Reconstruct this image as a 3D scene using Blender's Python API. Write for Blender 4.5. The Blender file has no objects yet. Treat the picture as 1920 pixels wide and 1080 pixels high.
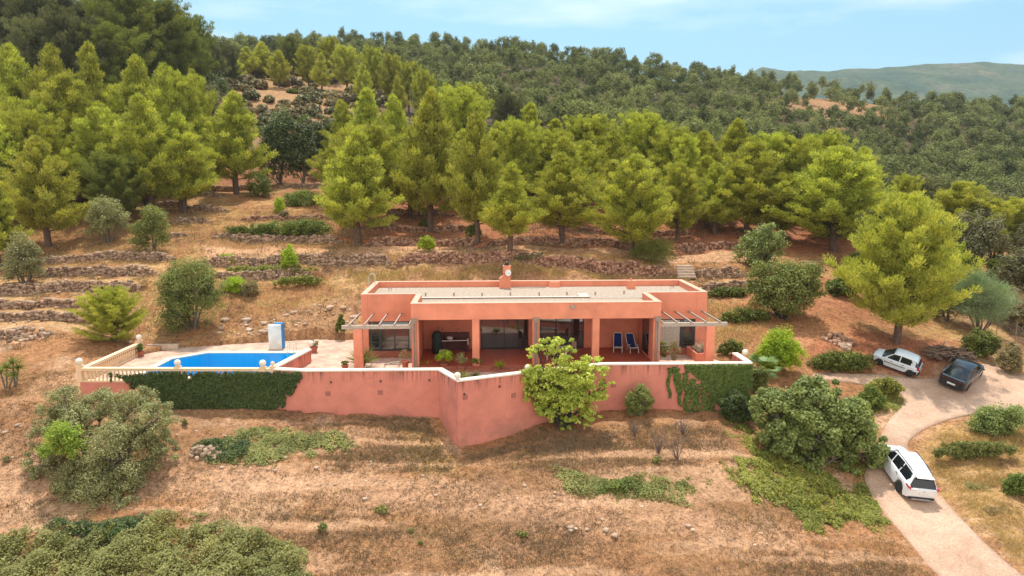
import bpy, math, random
import numpy as np
from mathutils import Vector, Matrix
from mathutils.geometry import delaunay_2d_cdt
R = math.radians
SC = bpy.context.scene
COL = SC.collection
# ------------------------------------------------------------------ camera
ZC = 11.4; PITCH = R(8.66); FPX = 1280.0
cam = bpy.data.cameras.new('camera'); camo = bpy.data.objects.new('camera', cam)
COL.objects.link(camo); camo.location = (0, 0, ZC); camo.rotation_euler = (R(90)-PITCH, 0, 0)
cam.sensor_width = 36; cam.lens = 24.0; cam.clip_start = .5; cam.clip_end = 6000
SC.camera = camo
# ------------------------------------------------------------------ sky and sun
SUN_EL = R(69); SUN_AZ = R(-6)      # azimuth from +Y, positive towards +X
w = bpy.data.worlds.new('World'); SC.world = w; w.use_nodes = True
nt = w.node_tree; nt.nodes.clear()
wo = nt.nodes.new('ShaderNodeOutputWorld'); bg = nt.nodes.new('ShaderNodeBackground')
sky = nt.nodes.new('ShaderNodeTexSky'); sky.sky_type = 'NISHITA'; sky.sun_disc = False
sky.sun_elevation = SUN_EL; sky.sun_rotation = SUN_AZ
sky.air_density = 1.0; sky.dust_density = 2.2; sky.ozone_density = 2.0; sky.altitude = 200
bg.inputs[1].default_value = .15
tc = nt.nodes.new('ShaderNodeTexCoord')
mp = nt.nodes.new('ShaderNodeMapping'); mp.inputs['Scale'].default_value = (1.5, 1.5, 7.0)
mp.inputs['Location'].default_value = (.35, .2, .1)
nz = nt.nodes.new('ShaderNodeTexNoise'); nz.inputs['Scale'].default_value = 2.3; nz.inputs['Detail'].default_value = 7; nz.inputs['Roughness'].default_value = .52
cr = nt.nodes.new('ShaderNodeValToRGB'); cr.color_ramp.elements[0].position = .45; cr.color_ramp.elements[1].position = .70
cr.color_ramp.elements[0].color = (0, 0, 0, 1); cr.color_ramp.elements[1].color = (.62, .62, .62, 1)
mx = nt.nodes.new('ShaderNodeMix'); mx.data_type = 'RGBA'
mx.inputs[7].default_value = (7.0, 7.6, 8.2, 1)
tintn = nt.nodes.new('ShaderNodeMix'); tintn.data_type = 'RGBA'; tintn.blend_type = 'MULTIPLY'; tintn.inputs[0].default_value = 1
tintn.inputs[7].default_value = (.80, 1.08, 1.04, 1)
L = nt.links.new
L(tc.outputs['Generated'], mp.inputs[0]); L(mp.outputs[0], nz.inputs['Vector']); L(nz.outputs[0], cr.inputs[0])
L(sky.outputs[0], tintn.inputs[6]); L(tintn.outputs[2], mx.inputs[6]); L(cr.outputs[0], mx.inputs[0])
sx_ = nt.nodes.new('ShaderNodeSeparateXYZ'); L(tc.outputs['Generated'], sx_.inputs[0])
lowr = nt.nodes.new('ShaderNodeValToRGB'); lowr.color_ramp.elements[0].position = .16; lowr.color_ramp.elements[1].position = .62   # added gradient: dims the low visible sky, keeps the overhead fill light strong
lowr.color_ramp.elements[0].color = (.75, .75, .77, 1); lowr.color_ramp.elements[1].color = (1.15, 1.12, 1.1, 1); L(sx_.outputs[2], lowr.inputs[0])
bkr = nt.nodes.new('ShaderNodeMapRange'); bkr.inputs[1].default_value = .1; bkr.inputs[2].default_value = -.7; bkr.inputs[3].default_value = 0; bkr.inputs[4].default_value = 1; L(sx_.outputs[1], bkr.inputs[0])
m2 = nt.nodes.new('ShaderNodeMix'); m2.data_type = 'RGBA'; m2.blend_type = 'MULTIPLY'; m2.inputs[0].default_value = 1; L(mx.outputs[2], m2.inputs[6]); L(lowr.outputs[0], m2.inputs[7])
m3 = nt.nodes.new('ShaderNodeMix'); m3.data_type = 'RGBA'; m3.inputs[7].default_value = (7.0, 6.7, 6.2, 1); L(bkr.outputs[0], m3.inputs[0]); L(m2.outputs[2], m3.inputs[6])   # unseen bright sky added behind the camera as fill light for the shaded facades
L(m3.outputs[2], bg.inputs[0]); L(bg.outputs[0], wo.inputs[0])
sl = bpy.data.lights.new('sun', 'SUN'); sl.energy = 3.3; sl.angle = R(1.0); sl.color = (1, .945, .86)
so = bpy.data.objects.new('sun', sl); COL.objects.link(so); so.location = (0, 60, 80)
sdir = Vector((math.sin(SUN_AZ)*math.cos(SUN_EL), math.cos(SUN_AZ)*math.cos(SUN_EL), math.sin(SUN_EL)))
so.rotation_euler = sdir.to_track_quat('Z', 'Y').to_euler()
SC.view_settings.view_transform = 'Standard'; SC.view_settings.look = 'None'
SC.view_settings.exposure = .50; SC.view_settings.gamma = 1
SC.cycles.max_bounces = 6; SC.cycles.diffuse_bounces = 3; SC.cycles.transmission_bounces = 4
SC.cycles.transparent_max_bounces = 4; SC.cycles.volume_bounces = 0
try: SC.cycles.use_denoising = True
except Exception: pass
# ------------------------------------------------------------------ projection helpers (pixels of the 1920 px photo)
cp, sp = math.cos(PITCH), math.sin(PITCH)
def ray(u, v):
    dx = (u-960)/FPX; dv = (v-540)/FPX
    return np.array([dx, cp-dv*sp, -sp-dv*cp])
def P(u, v, Y):
    d = ray(u, v); t = Y/d[1]
    return (d[0]*t, Y, ZC+d[2]*t)
def PZ(u, v, z):
    d = ray(u, v); t = (z-ZC)/d[2]
    return (d[0]*t, d[1]*t, z)
def proj(X, Y, Z):
    h = ZC-Z; f = Y*cp+h*sp; dn = h*cp-Y*sp
    return 960+FPX*X/f, 540+FPX*dn/f
# ------------------------------------------------------------------ noise
_rs = np.random.RandomState(7); _T = _rs.rand(256, 256)
def vn(x, y):
    x = np.asarray(x, float); y = np.asarray(y, float)
    xi = np.floor(x).astype(int); yi = np.floor(y).astype(int); fx = x-xi; fy = y-yi
    fx = fx*fx*(3-2*fx); fy = fy*fy*(3-2*fy)
    a = _T[xi % 256, yi % 256]; b = _T[(xi+1) % 256, yi % 256]; c = _T[xi % 256, (yi+1) % 256]; d = _T[(xi+1) % 256, (yi+1) % 256]
    return (a*(1-fx)+b*fx)*(1-fy)+(c*(1-fx)+d*fx)*fy
def fbm(x, y, o=4):
    s = 0; a = .5; x = np.asarray(x, float); y = np.asarray(y, float)
    for i in range(o): s = s+a*(vn(x+i*17.3, y+i*9.1)-.5); x = x*2.03; y = y*2.03; a *= .5
    return s
def sstep(a, b, x):
    t = np.clip((x-a)/(b-a), 0, 1); return t*t*(3-2*t)
def inpoly(px, py, poly):
    px = np.asarray(px, float); py = np.asarray(py, float); r = np.zeros(px.shape, bool); n = len(poly); j = n-1
    for i in range(n):
        xi, yi = poly[i][0], poly[i][1]; xj, yj = poly[j][0], poly[j][1]
        if yi != yj:
            c = ((yi > py) != (yj > py)) & (px < (xj-xi)*(py-yi)/(yj-yi)+xi); r ^= c
        j = i
    return r
def dpoly(px, py, poly):
    """distance to polygon outline, negative inside"""
    d = np.full(np.shape(px), 1e9); n = len(poly)
    for i in range(n):
        ax, ay = poly[i][0], poly[i][1]; bx, by = poly[(i+1) % n][0], poly[(i+1) % n][1]
        l = (bx-ax)**2+(by-ay)**2+1e-9; t = np.clip(((px-ax)*(bx-ax)+(py-ay)*(by-ay))/l, 0, 1)
        d = np.minimum(d, np.hypot(px-ax-t*(bx-ax), py-ay-t*(by-ay)))
    return np.where(inpoly(px, py, poly), -d, d)
# ------------------------------------------------------------------ meshes
def npmesh(name, V, F, mats, smooth=False, tint=None, col=None, midx=None):
    V = np.asarray(V, np.float32); F = np.asarray(F, np.int32); k = F.shape[1]
    me = bpy.data.meshes.new(name); me.vertices.add(len(V)); me.vertices.foreach_set('co', V.ravel())
    me.loops.add(F.size); me.loops.foreach_set('vertex_index', F.ravel())
    me.polygons.add(len(F)); me.polygons.foreach_set('loop_start', np.arange(0, F.size, k, dtype=np.int32))
    try: me.polygons.foreach_set('loop_total', np.full(len(F), k, np.int32))
    except Exception: pass
    for m in (mats if isinstance(mats, (list, tuple)) else [mats]): me.materials.append(m)
    if midx is not None: me.polygons.foreach_set('material_index', np.asarray(midx, np.int32))
    me.update(calc_edges=True)
    if smooth: me.polygons.foreach_set('use_smooth', np.ones(len(F), bool))
    if tint is not None:
        a = me.attributes.new('tint', 'FLOAT', 'POINT'); a.data.foreach_set('value', np.asarray(tint, np.float32))
    if col is not None:
        a = me.attributes.new('gcol', 'FLOAT_COLOR', 'POINT')
        c = np.ones((len(V), 4), np.float32); c[:, :3] = col; a.data.foreach_set('color', c.ravel())
    return me
def link(name, me, parent=None, loc=None, rz=None):
    o = bpy.data.objects.new(name, me); COL.objects.link(o)
    if parent is not None: o.parent = parent
    if loc is not None: o.location = loc
    if rz is not None: o.rotation_euler = (0, 0, rz)
    return o
def tag(o, label=None, cat=None, group=None, kind=None):
    if label: o['label'] = label
    if cat: o['category'] = cat
    if group: o['group'] = group
    if kind: o['kind'] = kind
    return o
def empty(name, loc, label, cat, group=None, rz=0):
    o = bpy.data.objects.new(name, None); COL.objects.link(o); o.location = loc; o.rotation_euler = (0, 0, rz); o.empty_display_size = .2
    return tag(o, label, cat, group)
def copytree(o, parent=None):
    c = o.copy(); COL.objects.link(c)
    if parent is not None: c.parent = parent
    for ch in [x for x in bpy.data.objects if x.parent == o]: copytree(ch, c)
    return c
class MB:
    def __init__(s): s.v = []; s.f = []; s.m = []
    def add(s, vs, fs, m=0):
        n = len(s.v); s.v += [tuple(map(float, x)) for x in vs]
        for f in fs: s.f.append(tuple(n+i for i in f)); s.m.append(m)
        return s
    def box(s, x0, x1, y0, y1, z0, z1, m=0):
        return s.add([(x0, y0, z0), (x1, y0, z0), (x1, y1, z0), (x0, y1, z0), (x0, y0, z1), (x1, y0, z1), (x1, y1, z1), (x0, y1, z1)],
              [(3, 2, 1, 0), (4, 5, 6, 7), (0, 1, 5, 4), (1, 2, 6, 5), (2, 3, 7, 6), (3, 0, 4, 7)], m)
    def tube(s, pts, r, n=6, m=0, cap=True):
        pts = [Vector(p) for p in pts]; rs = r if isinstance(r, (list, tuple)) else [r]*len(pts); vs = []
        for i, p in enumerate(pts):
            d = (pts[min(i+1, len(pts)-1)]-pts[max(i-1, 0)]).normalized()
            a = d.cross(Vector((0, 0, 1)) if abs(d.z) < .9 else Vector((1, 0, 0))).normalized(); b = d.cross(a)
            for k in range(n):
                t = 2*math.pi*k/n; vs.append(p+(a*math.cos(t)+b*math.sin(t))*rs[i])
        fs = []
        for i in range(len(pts)-1):
            for k in range(n): fs.append((i*n+k, i*n+(k+1) % n, (i+1)*n+(k+1) % n, (i+1)*n+k))
        if cap: fs.append(tuple(range(n))); fs.append(tuple(reversed(range((len(pts)-1)*n, len(pts)*n))))
        return s.add(vs, fs, m)
    def lathe(s, prof, c=(0, 0, 0), n=10, m=0):
        vs = []; fs = []
        for (r, z) in prof:
            for k in range(n):
                t = 2*math.pi*k/n; vs.append((c[0]+r*math.cos(t), c[1]+r*math.sin(t), c[2]+z))
        for i in range(len(prof)-1):
            for k in range(n): fs.append((i*n+k, i*n+(k+1) % n, (i+1)*n+(k+1) % n, (i+1)*n+k))
        fs.append(tuple(reversed(range(n)))); fs.append(tuple(range((len(prof)-1)*n, len(prof)*n)))
        return s.add(vs, fs, m)
    def ball(s, c, r, n=12, m=0):
        return s.lathe([(max(.001, r*math.sin(math.pi*i/8)), -r*math.cos(math.pi*i/8)) for i in range(9)], c, n, m)
    def prism(s, poly, z0, z1, m=0):
        n = len(poly); vs = [(p[0], p[1], z0) for p in poly]+[(p[0], p[1], z1) for p in poly]
        return s.add(vs, [tuple(reversed(range(n))), tuple(range(n, 2*n))]+[(i, (i+1) % n, n+(i+1) % n, n+i) for i in range(n)], m)
    def build(s, name, mats, parent=None, loc=None, smooth=False, bevel=0, rz=None, angle=None):
        me = bpy.data.meshes.new(name); me.from_pydata(s.v, [], s.f)
        for m in (mats if isinstance(mats, (list, tuple)) else [mats]): me.materials.append(m)
        me.polygons.foreach_set('material_index', s.m)
        if smooth: me.polygons.foreach_set('use_smooth', [True]*len(s.f))
        me.update()
        if angle: me.set_sharp_from_angle(angle=R(angle))
        o = link(name, me, parent, loc, rz)
        if bevel:
            b = o.modifiers.new('b', 'BEVEL'); b.width = bevel; b.segments = 2; b.limit_method = 'ANGLE'
        return o
# ------------------------------------------------------------------ materials
def newmat(name):
    m = bpy.data.materials.new(name); m.use_nodes = True; n = m.node_tree; n.nodes.clear()
    o = n.nodes.new('ShaderNodeOutputMaterial'); b = n.nodes.new('ShaderNodeBsdfPrincipled'); n.links.new(b.outputs[0], o.inputs[0])
    return m, n, b, o
def noise(n, scale, detail=4, rough=.55, vec=None):
    t = n.nodes.new('ShaderNodeTexNoise'); t.inputs['Scale'].default_value = scale; t.inputs['Detail'].default_value = detail; t.inputs['Roughness'].default_value = rough
    if vec is None:
        g = n.nodes.new('ShaderNodeNewGeometry'); vec = g.outputs['Position']
    n.links.new(vec, t.inputs['Vector']); return t.outputs[0]
def ramp(n, fac, stops):
    r = n.nodes.new('ShaderNodeValToRGB'); e = r.color_ramp.elements
    while len(e) < len(stops): e.new(.5)
    for i, (p, c) in enumerate(stops):
        e[i].position = p; e[i].color = (c[0], c[1], c[2], 1) if isinstance(c, (tuple, list)) else (c, c, c, 1)
    n.links.new(fac, r.inputs[0]); return r.outputs[0]
def mix(n, a, b, fac, blend='MIX'):
    x = n.nodes.new('ShaderNodeMix'); x.data_type = 'RGBA'; x.blend_type = blend
    for s, i in ((a, 6), (b, 7)):
        if isinstance(s, (tuple, list)): x.inputs[i].default_value = (s[0], s[1], s[2], 1)
        else: n.links.new(s, x.inputs[i])
    if isinstance(fac, (int, float)): x.inputs[0].default_value = fac
    else: n.links.new(fac, x.inputs[0])
    return x.outputs[2]
def math_(n, op, a, b=None):
    x = n.nodes.new('ShaderNodeMath'); x.operation = op
    for i, s in enumerate((a, b)):
        if s is None: continue
        if isinstance(s, (int, float)): x.inputs[i].default_value = s
        else: n.links.new(s, x.inputs[i])
    return x.outputs[0]
def bump(n, b, h, strength=.4, dist=.05):
    x = n.nodes.new('ShaderNodeBump'); x.inputs['Strength'].default_value = strength; x.inputs['Distance'].default_value = dist
    n.links.new(h, x.inputs['Height']); n.links.new(x.outputs[0], b.inputs['Normal'])
def flat(name, c, rough=.6, metal=0, var=.12, scale=3, bmp=0, coat=0, spec=None):
    m, n, b, o = newmat(name)
    f = noise(n, scale, 5)
    lo = tuple(x*(1-var) for x in c); hi = tuple(min(1, x*(1+var)) for x in c)
    n.links.new(ramp(n, f, [(.3, lo), (.7, hi)]), b.inputs['Base Color'])
    b.inputs['Roughness'].default_value = rough; b.inputs['Metallic'].default_value = metal
    if coat: b.inputs['Coat Weight'].default_value = coat; b.inputs['Coat Roughness'].default_value = .06
    if spec is not None: b.inputs['Specular IOR Level'].default_value = spec
    if bmp: bump(n, b, noise(n, scale*8, 4), bmp, .02)
    return m
def foliage(name, c1, c2, trans=.4, tcol=None, rough=.55, objvar=.25, spec=.25):
    m, n, b, o = newmat(name)
    at = n.nodes.new('ShaderNodeAttribute'); at.attribute_name = 'tint'
    base = ramp(n, at.outputs['Fac'], [(0, c1), (1, c2)])
    oi = n.nodes.new('ShaderNodeObjectInfo')
    hs = n.nodes.new('ShaderNodeHueSaturation')
    n.links.new(math_(n, 'ADD', math_(n, 'MULTIPLY', oi.outputs['Random'], objvar), 1-objvar/2), hs.inputs['Value'])
    n.links.new(math_(n, 'ADD', math_(n, 'MULTIPLY', oi.outputs['Random'], .018), .494), hs.inputs['Hue'])
    n.links.new(base, hs.inputs['Color'])
    n.links.new(hs.outputs[0], b.inputs['Base Color']); b.inputs['Roughness'].default_value = rough; b.inputs['Specular IOR Level'].default_value = spec
    t = n.nodes.new('ShaderNodeBsdfTranslucent')
    n.links.new(mix(n, hs.outputs[0], tcol or (1.25, 1.2, .55), 1, 'MULTIPLY'), t.inputs[0])
    s = n.nodes.new('ShaderNodeMixShader'); s.inputs[0].default_value = trans
    n.links.new(b.outputs[0], s.inputs[1]); n.links.new(t.outputs[0], s.inputs[2]); n.links.new(s.outputs[0], o.inputs[0])
    return m
# ================================================================== TERRAIN
TC = [-200, 100, 350, 600, 860, 1100, 1350, 1550, 1750, 1950, 2400]
TY = [ 6,   20,  24,   28,   32,   35,   38,   41,   44,   46.5,   49,   54,   58,   62,   70,   80,   95,  120,  150,  200,  250,  300,  380,  500,  800]
TZ = [
 [-9]*11,
 [-7.2,-7.2,-7.3,-7.5,-7.7,-7.8,-7.8,-7.9,-8.3,-8.3,-8],
 [-6.4,-6.4,-6.4,-6.6,-6.8,-6.9,-6.9,-7.0,-7.3,-7.3,-7],
 [-5.3,-5.3,-5.4,-5.6,-5.75,-5.85,-5.8,-6.1,-6.5,-6.5,-6.2],
 [-3.9,-4.1,-4.3,-4.5,-4.6,-4.6,-4.5,-5.1,-5.75,-5.6,-5.4],
 [-2.7,-2.8,-3.1,-3.3,-3.75,-3.5,-3.5,-4.5,-5.15,-4.95,-4.6],
 [-1.4,-1.5,-2.2,-2.2,-3.1,-2.8,-2.75,-3.8,-4.35,-4.1,-3.8],
 [-.5,-.5,-1.4,-1.5,-1.8,-2.3,-2.2,-3.0,-3.5,-3.3,-3.1],
 [.4,.3,-.8,-1.0,-1.0,-1.2,-1.4,-2.25,-2.55,-2.5,-2.3],
 [1.0,.9,-.4,-.5,-.6,-.6,-.6,-1.6,-1.75,-2.1,-2],
 [1.7,1.6,.2,-.3,-.5,-.5,0,-.3,-.7,-1.8,-2],
 [2.8,2.7,2.2,1.4,-.1,-.1,1.0,1.2,.1,-.6,-1],
 [3.9,3.8,3.6,2.9,2.4,2.5,2.6,2.4,1.1,.4,0],
 [4.8,4.7,4.8,4.8,4.9,4.9,4.3,3.8,2.2,1.4,1],
 [6.6,6.5,6.4,6.3,6.3,6.3,5.8,5,3.2,2.1,1.5],
 [8.6,8.4,8.2,8.0,8.0,8.0,7.4,6,3.4,1.8,1],
 [12,11.6,11.3,11.3,11.5,11.2,10,7.5,3.8,1.5,0],
 [24,24,21,18,16,14,11,7,3,0,-1],
 [35,35,33,28,23,18,13.5,8.5,4,1.5,0],
 [46,46,42,41,33,28,22,18,14,10,9],
 [54,55,53,53,49,45,39,35,30,26,24],
 [60,62,62,66,65,60,52,47,42,38,36],
 [50,50,50,62,62,57,48,42,36,32,30],
 [30,30,30,30,30,30,26,22,18,16,15],
 [-20]*11]
TZ = np.array(TZ, float)
def zbase(X, Y):
    X = np.asarray(X, float); Y = np.asarray(Y, float)
    c = 960+1280*X/(.9886*Y+1.7)
    ci = np.clip(np.interp(c, TC, np.arange(len(TC))), 0, len(TC)-1.0001); yi = np.clip(np.interp(Y, TY, np.arange(len(TY))), 0, len(TY)-1.0001)
    i = yi.astype(int); j = ci.astype(int); fy = yi-i; fx = ci-j
    fx = fx*fx*(3-2*fx)*.5+fx*.5
    return (TZ[i, j]*(1-fx)+TZ[i, j+1]*fx)*(1-fy)+(TZ[i+1, j]*(1-fx)+TZ[i+1, j+1]*fx)*fy
def castfn(zf, u, v, y0=18., y1=420.):
    d = ray(u, v); Y = np.geomspace(y0, y1, 5000); t = Y/d[1]
    g = (ZC+d[2]*t) < zf(d[0]*t, Y)
    k = int(np.argmax(g)) if g.any() else len(Y)-1
    return float(d[0]*t[k]), float(Y[k])
# house frame and terrace outline
HO = np.array([-6.3, 41.8]); HA = R(2.4); ca, sa = math.cos(HA), math.sin(HA)
def hw(x, y): return (HO[0]+x*ca-y*sa, HO[1]+x*sa+y*ca)
def wp(u, v, z):
    p = PZ(u, v, z); return (p[0], p[1])
ZT = .6      # coping height
A0 = wp(147, 690, ZT); A1 = wp(512, 691, ZT); A2 = wp(575, 694, ZT); A3 = wp(822, 692, ZT); A4 = wp(858, 713, ZT); A5 = wp(990, 697, ZT); A6 = wp(1130, 682, ZT); A7 = wp(1411, 680, ZT)
B7 = wp(1385, 663, ZT); B0 = wp(254, 643, ZT)
TERR = [A0, A1, A2, A3, A4, A5, A6, A7, (B7[0], B7[1]+.2), hw(19.5, 3.8), hw(19.95, 10), hw(-3.7, 10), hw(-6, 9.0), (-15, 51.0), (-24.0, 48.2), (B0[0], B0[1]+.5)]
# dry stone walls on base-terrain pixels: u1,v1,u2,v2,height,(label)
WALLS = [
 (60,482,330,484,.75,'long grey dry stone wall on the highest left terrace, under the lone pine'),
 (62,510,300,512,.9,'dry stone wall of the left terraces just below the long grey one, beside the round olive'),
 (-60,545,272,538,1.0,'tall pale rubble wall of the left terraces behind the small yellow pine'),
 (-60,573,162,570,.6,'low overgrown stone wall of the left terraces level with the top of the yellow pine'),
 (-80,602,172,600,.65,'broken stone wall left of the small yellow pine'),
 (-80,632,60,628,.6,'lowest rubble wall at the left edge of the photo above the yucca'),
 (262,350,500,352,.9,'uppermost terrace wall at the foot of the left pines'),
 (268,368,420,372,.8,'second terrace wall from the top, right of the rounded olive'),
 (275,392,432,398,.95,'third terrace wall from the top with ivy at its left end'),
 (318,420,395,420,.6,'short low wall between two terraces right of the round olive'),
 (300,450,352,446,.6,'very short ivy topped wall touching the round olive'),
 (455,416,640,416,.7,'wall on the terrace above the long ivy hedge'),
 (400,449,640,452,.9,'wall beneath the long ivy hedge'),
 (375,490,742,486,.85,'long wall below the dirt track, left of the villa roof'),
 (390,516,600,514,.6,'ivy covered wall under the long track wall at left'),
 (680,459,905,458,.9,'red brown wall above the track right of the front pine'),
 (690,430,885,430,.8,'second wall above the track, behind the round green bush'),
 (700,404,852,403,.8,'third wall above the track deep in the pine shade'),
 (905,462,1270,466,.8,'wall above the track behind the three front pines'),
 (744,488,1262,508,.95,'long shaded wall below the track directly behind the villa roof'),
 (1292,503,1392,503,1.1,'grey wall with stone steps right of the villa roof'),
 (1300,533,1425,530,.8,'wall on the terrace level with the right parapet'),
 (1262,462,1400,462,.8,'wall above the track on the right under the large pines'),
 (520,352,640,354,.8,'uppermost wall right of the dark evergreen oaks'),
 (1080,435,1300,436,.8,'dark wall hidden behind the right front pines'),
]
WL = []
for (u1, v1, u2, v2, h, lb) in WALLS:
    a = castfn(zbase, u1, v1); b = castfn(zbase, u2, v2); WL.append((a, b, h, lb))
def wally(k, X):
    (ax, ay), (bx, by), h, lb = WL[k]
    return ay+(by-ay)*(X-ax)/(bx-ax)+.15*np.sin(X*.35+k*2.1)+.3*fbm(X*.2+k*7, X*0+k, 3)
def zstep(X, Y):
    s = 0
    for k, (a, b, h, lb) in enumerate(WL):
        d = Y-wally(k, X); wd = 1.9
        m = sstep(a[0]-1.2, a[0]+.3, X)*(1-sstep(b[0]-.3, b[0]+1.2, X))
        h = h*.78
        s = s+np.where(np.abs(d) < wd, m*h*.5*np.clip(d/.06, -1, 1)*(1-np.abs(d)/wd), 0)
    return s
# driveway outline (pixels on the ground -> world)
LP = [(1765,1090),(1700,1010),(1650,955),(1620,905),(1622,880),(1645,830),(1665,790),(1690,765),(1697,749),(1675,734),(1640,726),(1600,718),(1522,709),
      (1524,699),(1600,700),(1680,705),(1735,712),(1770,706),(1800,690),(1850,681),(1900,697),(1990,725),(2080,770),(2000,778),(1930,770),(1870,771),(1800,781),(1745,798),(1705,822),(1700,843),(1716,868),(1742,905),(1785,955),(1845,1020),(1925,1090)]
DRIVE = [castfn(zbase, *p) for p in LP]
_dext = [(DRIVE[-1][0]*1.0+4, 20.), (DRIVE[0][0]+3.0, 20.)]
DRIVE = DRIVE+_dext
def zt(X, Y, detail=True):
    X = np.asarray(X, float); Y = np.asarray(Y, float)
    z = zbase(X, Y)
    z = z+sstep(48, 60, Y)*fbm(X*.05+3, Y*.05, 3)*1.4*sstep(20, 100, Y)*2
    z = z+zstep(X, Y)
    if detail:
        dd = dpoly(X, Y, DRIVE) if X.size < 40000 else None
        if dd is None:
            dd = np.full(X.shape, 9.0); m = (X > 12) & (Y < 60); dd[m] = dpoly(X[m], Y[m], DRIVE)
        rough = sstep(-.2, 1.2, dd)
        n = fbm(X*.35, Y*.35, 3)*.55+fbm(X*1.7+9, Y*1.7, 3)*.22
        emb = sstep(50, 54, Y)*(1-sstep(60, 62, Y))*(1-sstep(10, 14, X))*sstep(-22, -16, X)
        n = n*(1+emb*1.3)+emb*(fbm(X*.9, Y*.35, 4)*.9)
        z = z+n*rough
        z = z-(1-sstep(-.3, .4, dd))*.03
    dt = dpoly(X, Y, TERR)
    return np.where(dt < 0, np.minimum(z, -2.3), z)
def G(u, v): 
    x, y = castfn(lambda a, b: zt(a, b), u, v); return (x, y, float(zt(np.array([x]), np.array([y]))[0]))
def zat(x, y): return float(zt(np.array([x]), np.array([y]))[0])
def wpoly(pts): return [castfn(zbase, *p) for p in pts]
# ---- ground colour map (real soil / dry grass / litter areas, in world metres)
SOIL = np.array([.42, .20, .09]); PALE = np.array([.57, .335, .195]); RED = np.array([.40, .15, .075]); STRAW = np.array([.48, .285, .11]); BROWN = np.array([.22, .12, .065]); GREEN = np.array([.13, .14, .05]); FOREST = np.array([.12, .10, .055]); CUT = np.array([.44, .235, .12])
def blendc(c, m, k): return c*(1-m[:, None])+k*m[:, None]
def groundcol(X, Y):
    n1 = fbm(X*.22, Y*.22, 4); n2 = fbm(X*.9+5, Y*.9, 4); n3 = fbm(X*3+5, Y*3, 3)
    c = np.tile(SOIL, (len(X), 1))
    c = blendc(c, sstep(.0, .18, n1+n2*.5), PALE)
    def reg(pts, col, soft=.8, amt=1., nz=1.6):
        nonlocal c
        w_ = wpoly(pts); d = dpoly(X, Y, w_)+n2*nz+n1*nz
        c = blendc(c, (1-sstep(-soft, soft, d))*amt, col)
    # hillside terraces: straw on top of soil
    m = sstep(46, 50, Y)*(1-sstep(100, 120, Y))*sstep(-.12, .12, n2+n1*.6+.04)
    c = blendc(c, m*.75, STRAW)
    c = blendc(c, sstep(60, 64, Y)*sstep(-.02, .1, n1), SOIL*.8)
    reg([(640,250),(640,470),(1300,480),(1640,480),(1640,250)], RED*1.05, 2.5, .8)
    reg([(-200,200),(-200,340),(640,345),(640,250)], RED*.8, 2.5, .8)
    reg([(380,465),(380,482),(742,482),(1290,487),(1450,487),(1450,472),(1100,468),(700,464)], PALE*np.array([1.05,.98,.92]), .35, .95, .4)
    reg([(600,500),(690,520),(690,575),(1310,530),(1300,505),(760,492)], CUT, 1., .9)
    reg([(620,560),(400,640),(660,650),(690,560)], CUT, 1., .8)
    reg([(1500,640),(1620,620),(1800,640),(1780,680),(1740,712),(1640,700),(1540,690)], RED, 1.0, .95, .8)
    reg([(1380,560),(1440,640),(1560,660),(1640,600),(1600,520)], RED*1.2, 1.5, .6)
    # foreground
    reg([(-200,880),(300,860),(600,880),(900,905),(1200,940),(1500,1000),(1500,1030),(1100,1000),(800,960),(500,930),(-200,960)], PALE*np.array([1.0,.95,.95]), .5, .85, .7)
    reg([(330,775),(510,790),(640,775),(770,790),(840,880),(700,890),(480,850),(350,860)], BROWN*1.6, .6, .45)
    reg([(760,790),(820,800),(850,880),(800,900),(760,850)], STRAW*1.05, .5, .8)
    reg([(1000,820),(1160,790),(1380,800),(1440,900),(1500,980),(1200,930),(1020,930),(880,900),(940,850)], BROWN*1.6, .7, .45)
    reg([(1140,800),(1300,800),(1350,830),(1200,850)], SOIL*1.15, .5, .6)
    reg([(600,930),(900,980),(1200,1010),(1700,1060),(1700,1200),(500,1200),(560,1000)], BROWN*1.7, .6, .35)
    reg([(1750,800),(1960,790),(1960,1100),(1900,1040),(1800,960),(1720,860)], STRAW*1.05, .5, .9)
    reg([(0,700),(150,700),(150,780),(60,860),(-100,860),(-100,700)], SOIL*.85, .8, .6)
    spot = sstep(.07, .22, n3+n2*.3)*(1-sstep(50, 60, Y)); c = blendc(c, spot*.30, BROWN)
    rut = fbm(X*.10+2, (Y-X*.06)*1.5, 4); c = blendc(c, sstep(.02, .14, rut)*(1-sstep(37, 40, Y))*.6, PALE); c = blendc(c, sstep(.04, .16, -rut)*(1-sstep(37, 40, Y))*.45, BROWN*1.5)
    c = blendc(c, sstep(100, 125, Y)*.9, FOREST)
    op1 = [castfn(zbase, *p) for p in [(440,150),(560,120),(700,130),(700,240),(620,270),(480,260),(430,200)]]
    c = blendc(c, (1-sstep(-4, 4, dpoly(X, Y, op1)+n1*20))*.95, np.array([.42, .23, .11]))
    op2 = [castfn(zbase, *p) for p in [(1450,190),(1580,165),(1700,190),(1700,240),(1560,240),(1460,225)]]
    c = blendc(c, (1-sstep(-6, 6, dpoly(X, Y, op2)+n1*60))*.9, np.array([.40, .21, .10]))
    dgrass = 1+n3[:, None]*.5+n1[:, None]*.35
    return np.clip(c*dgrass, .02, .9)
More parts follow.
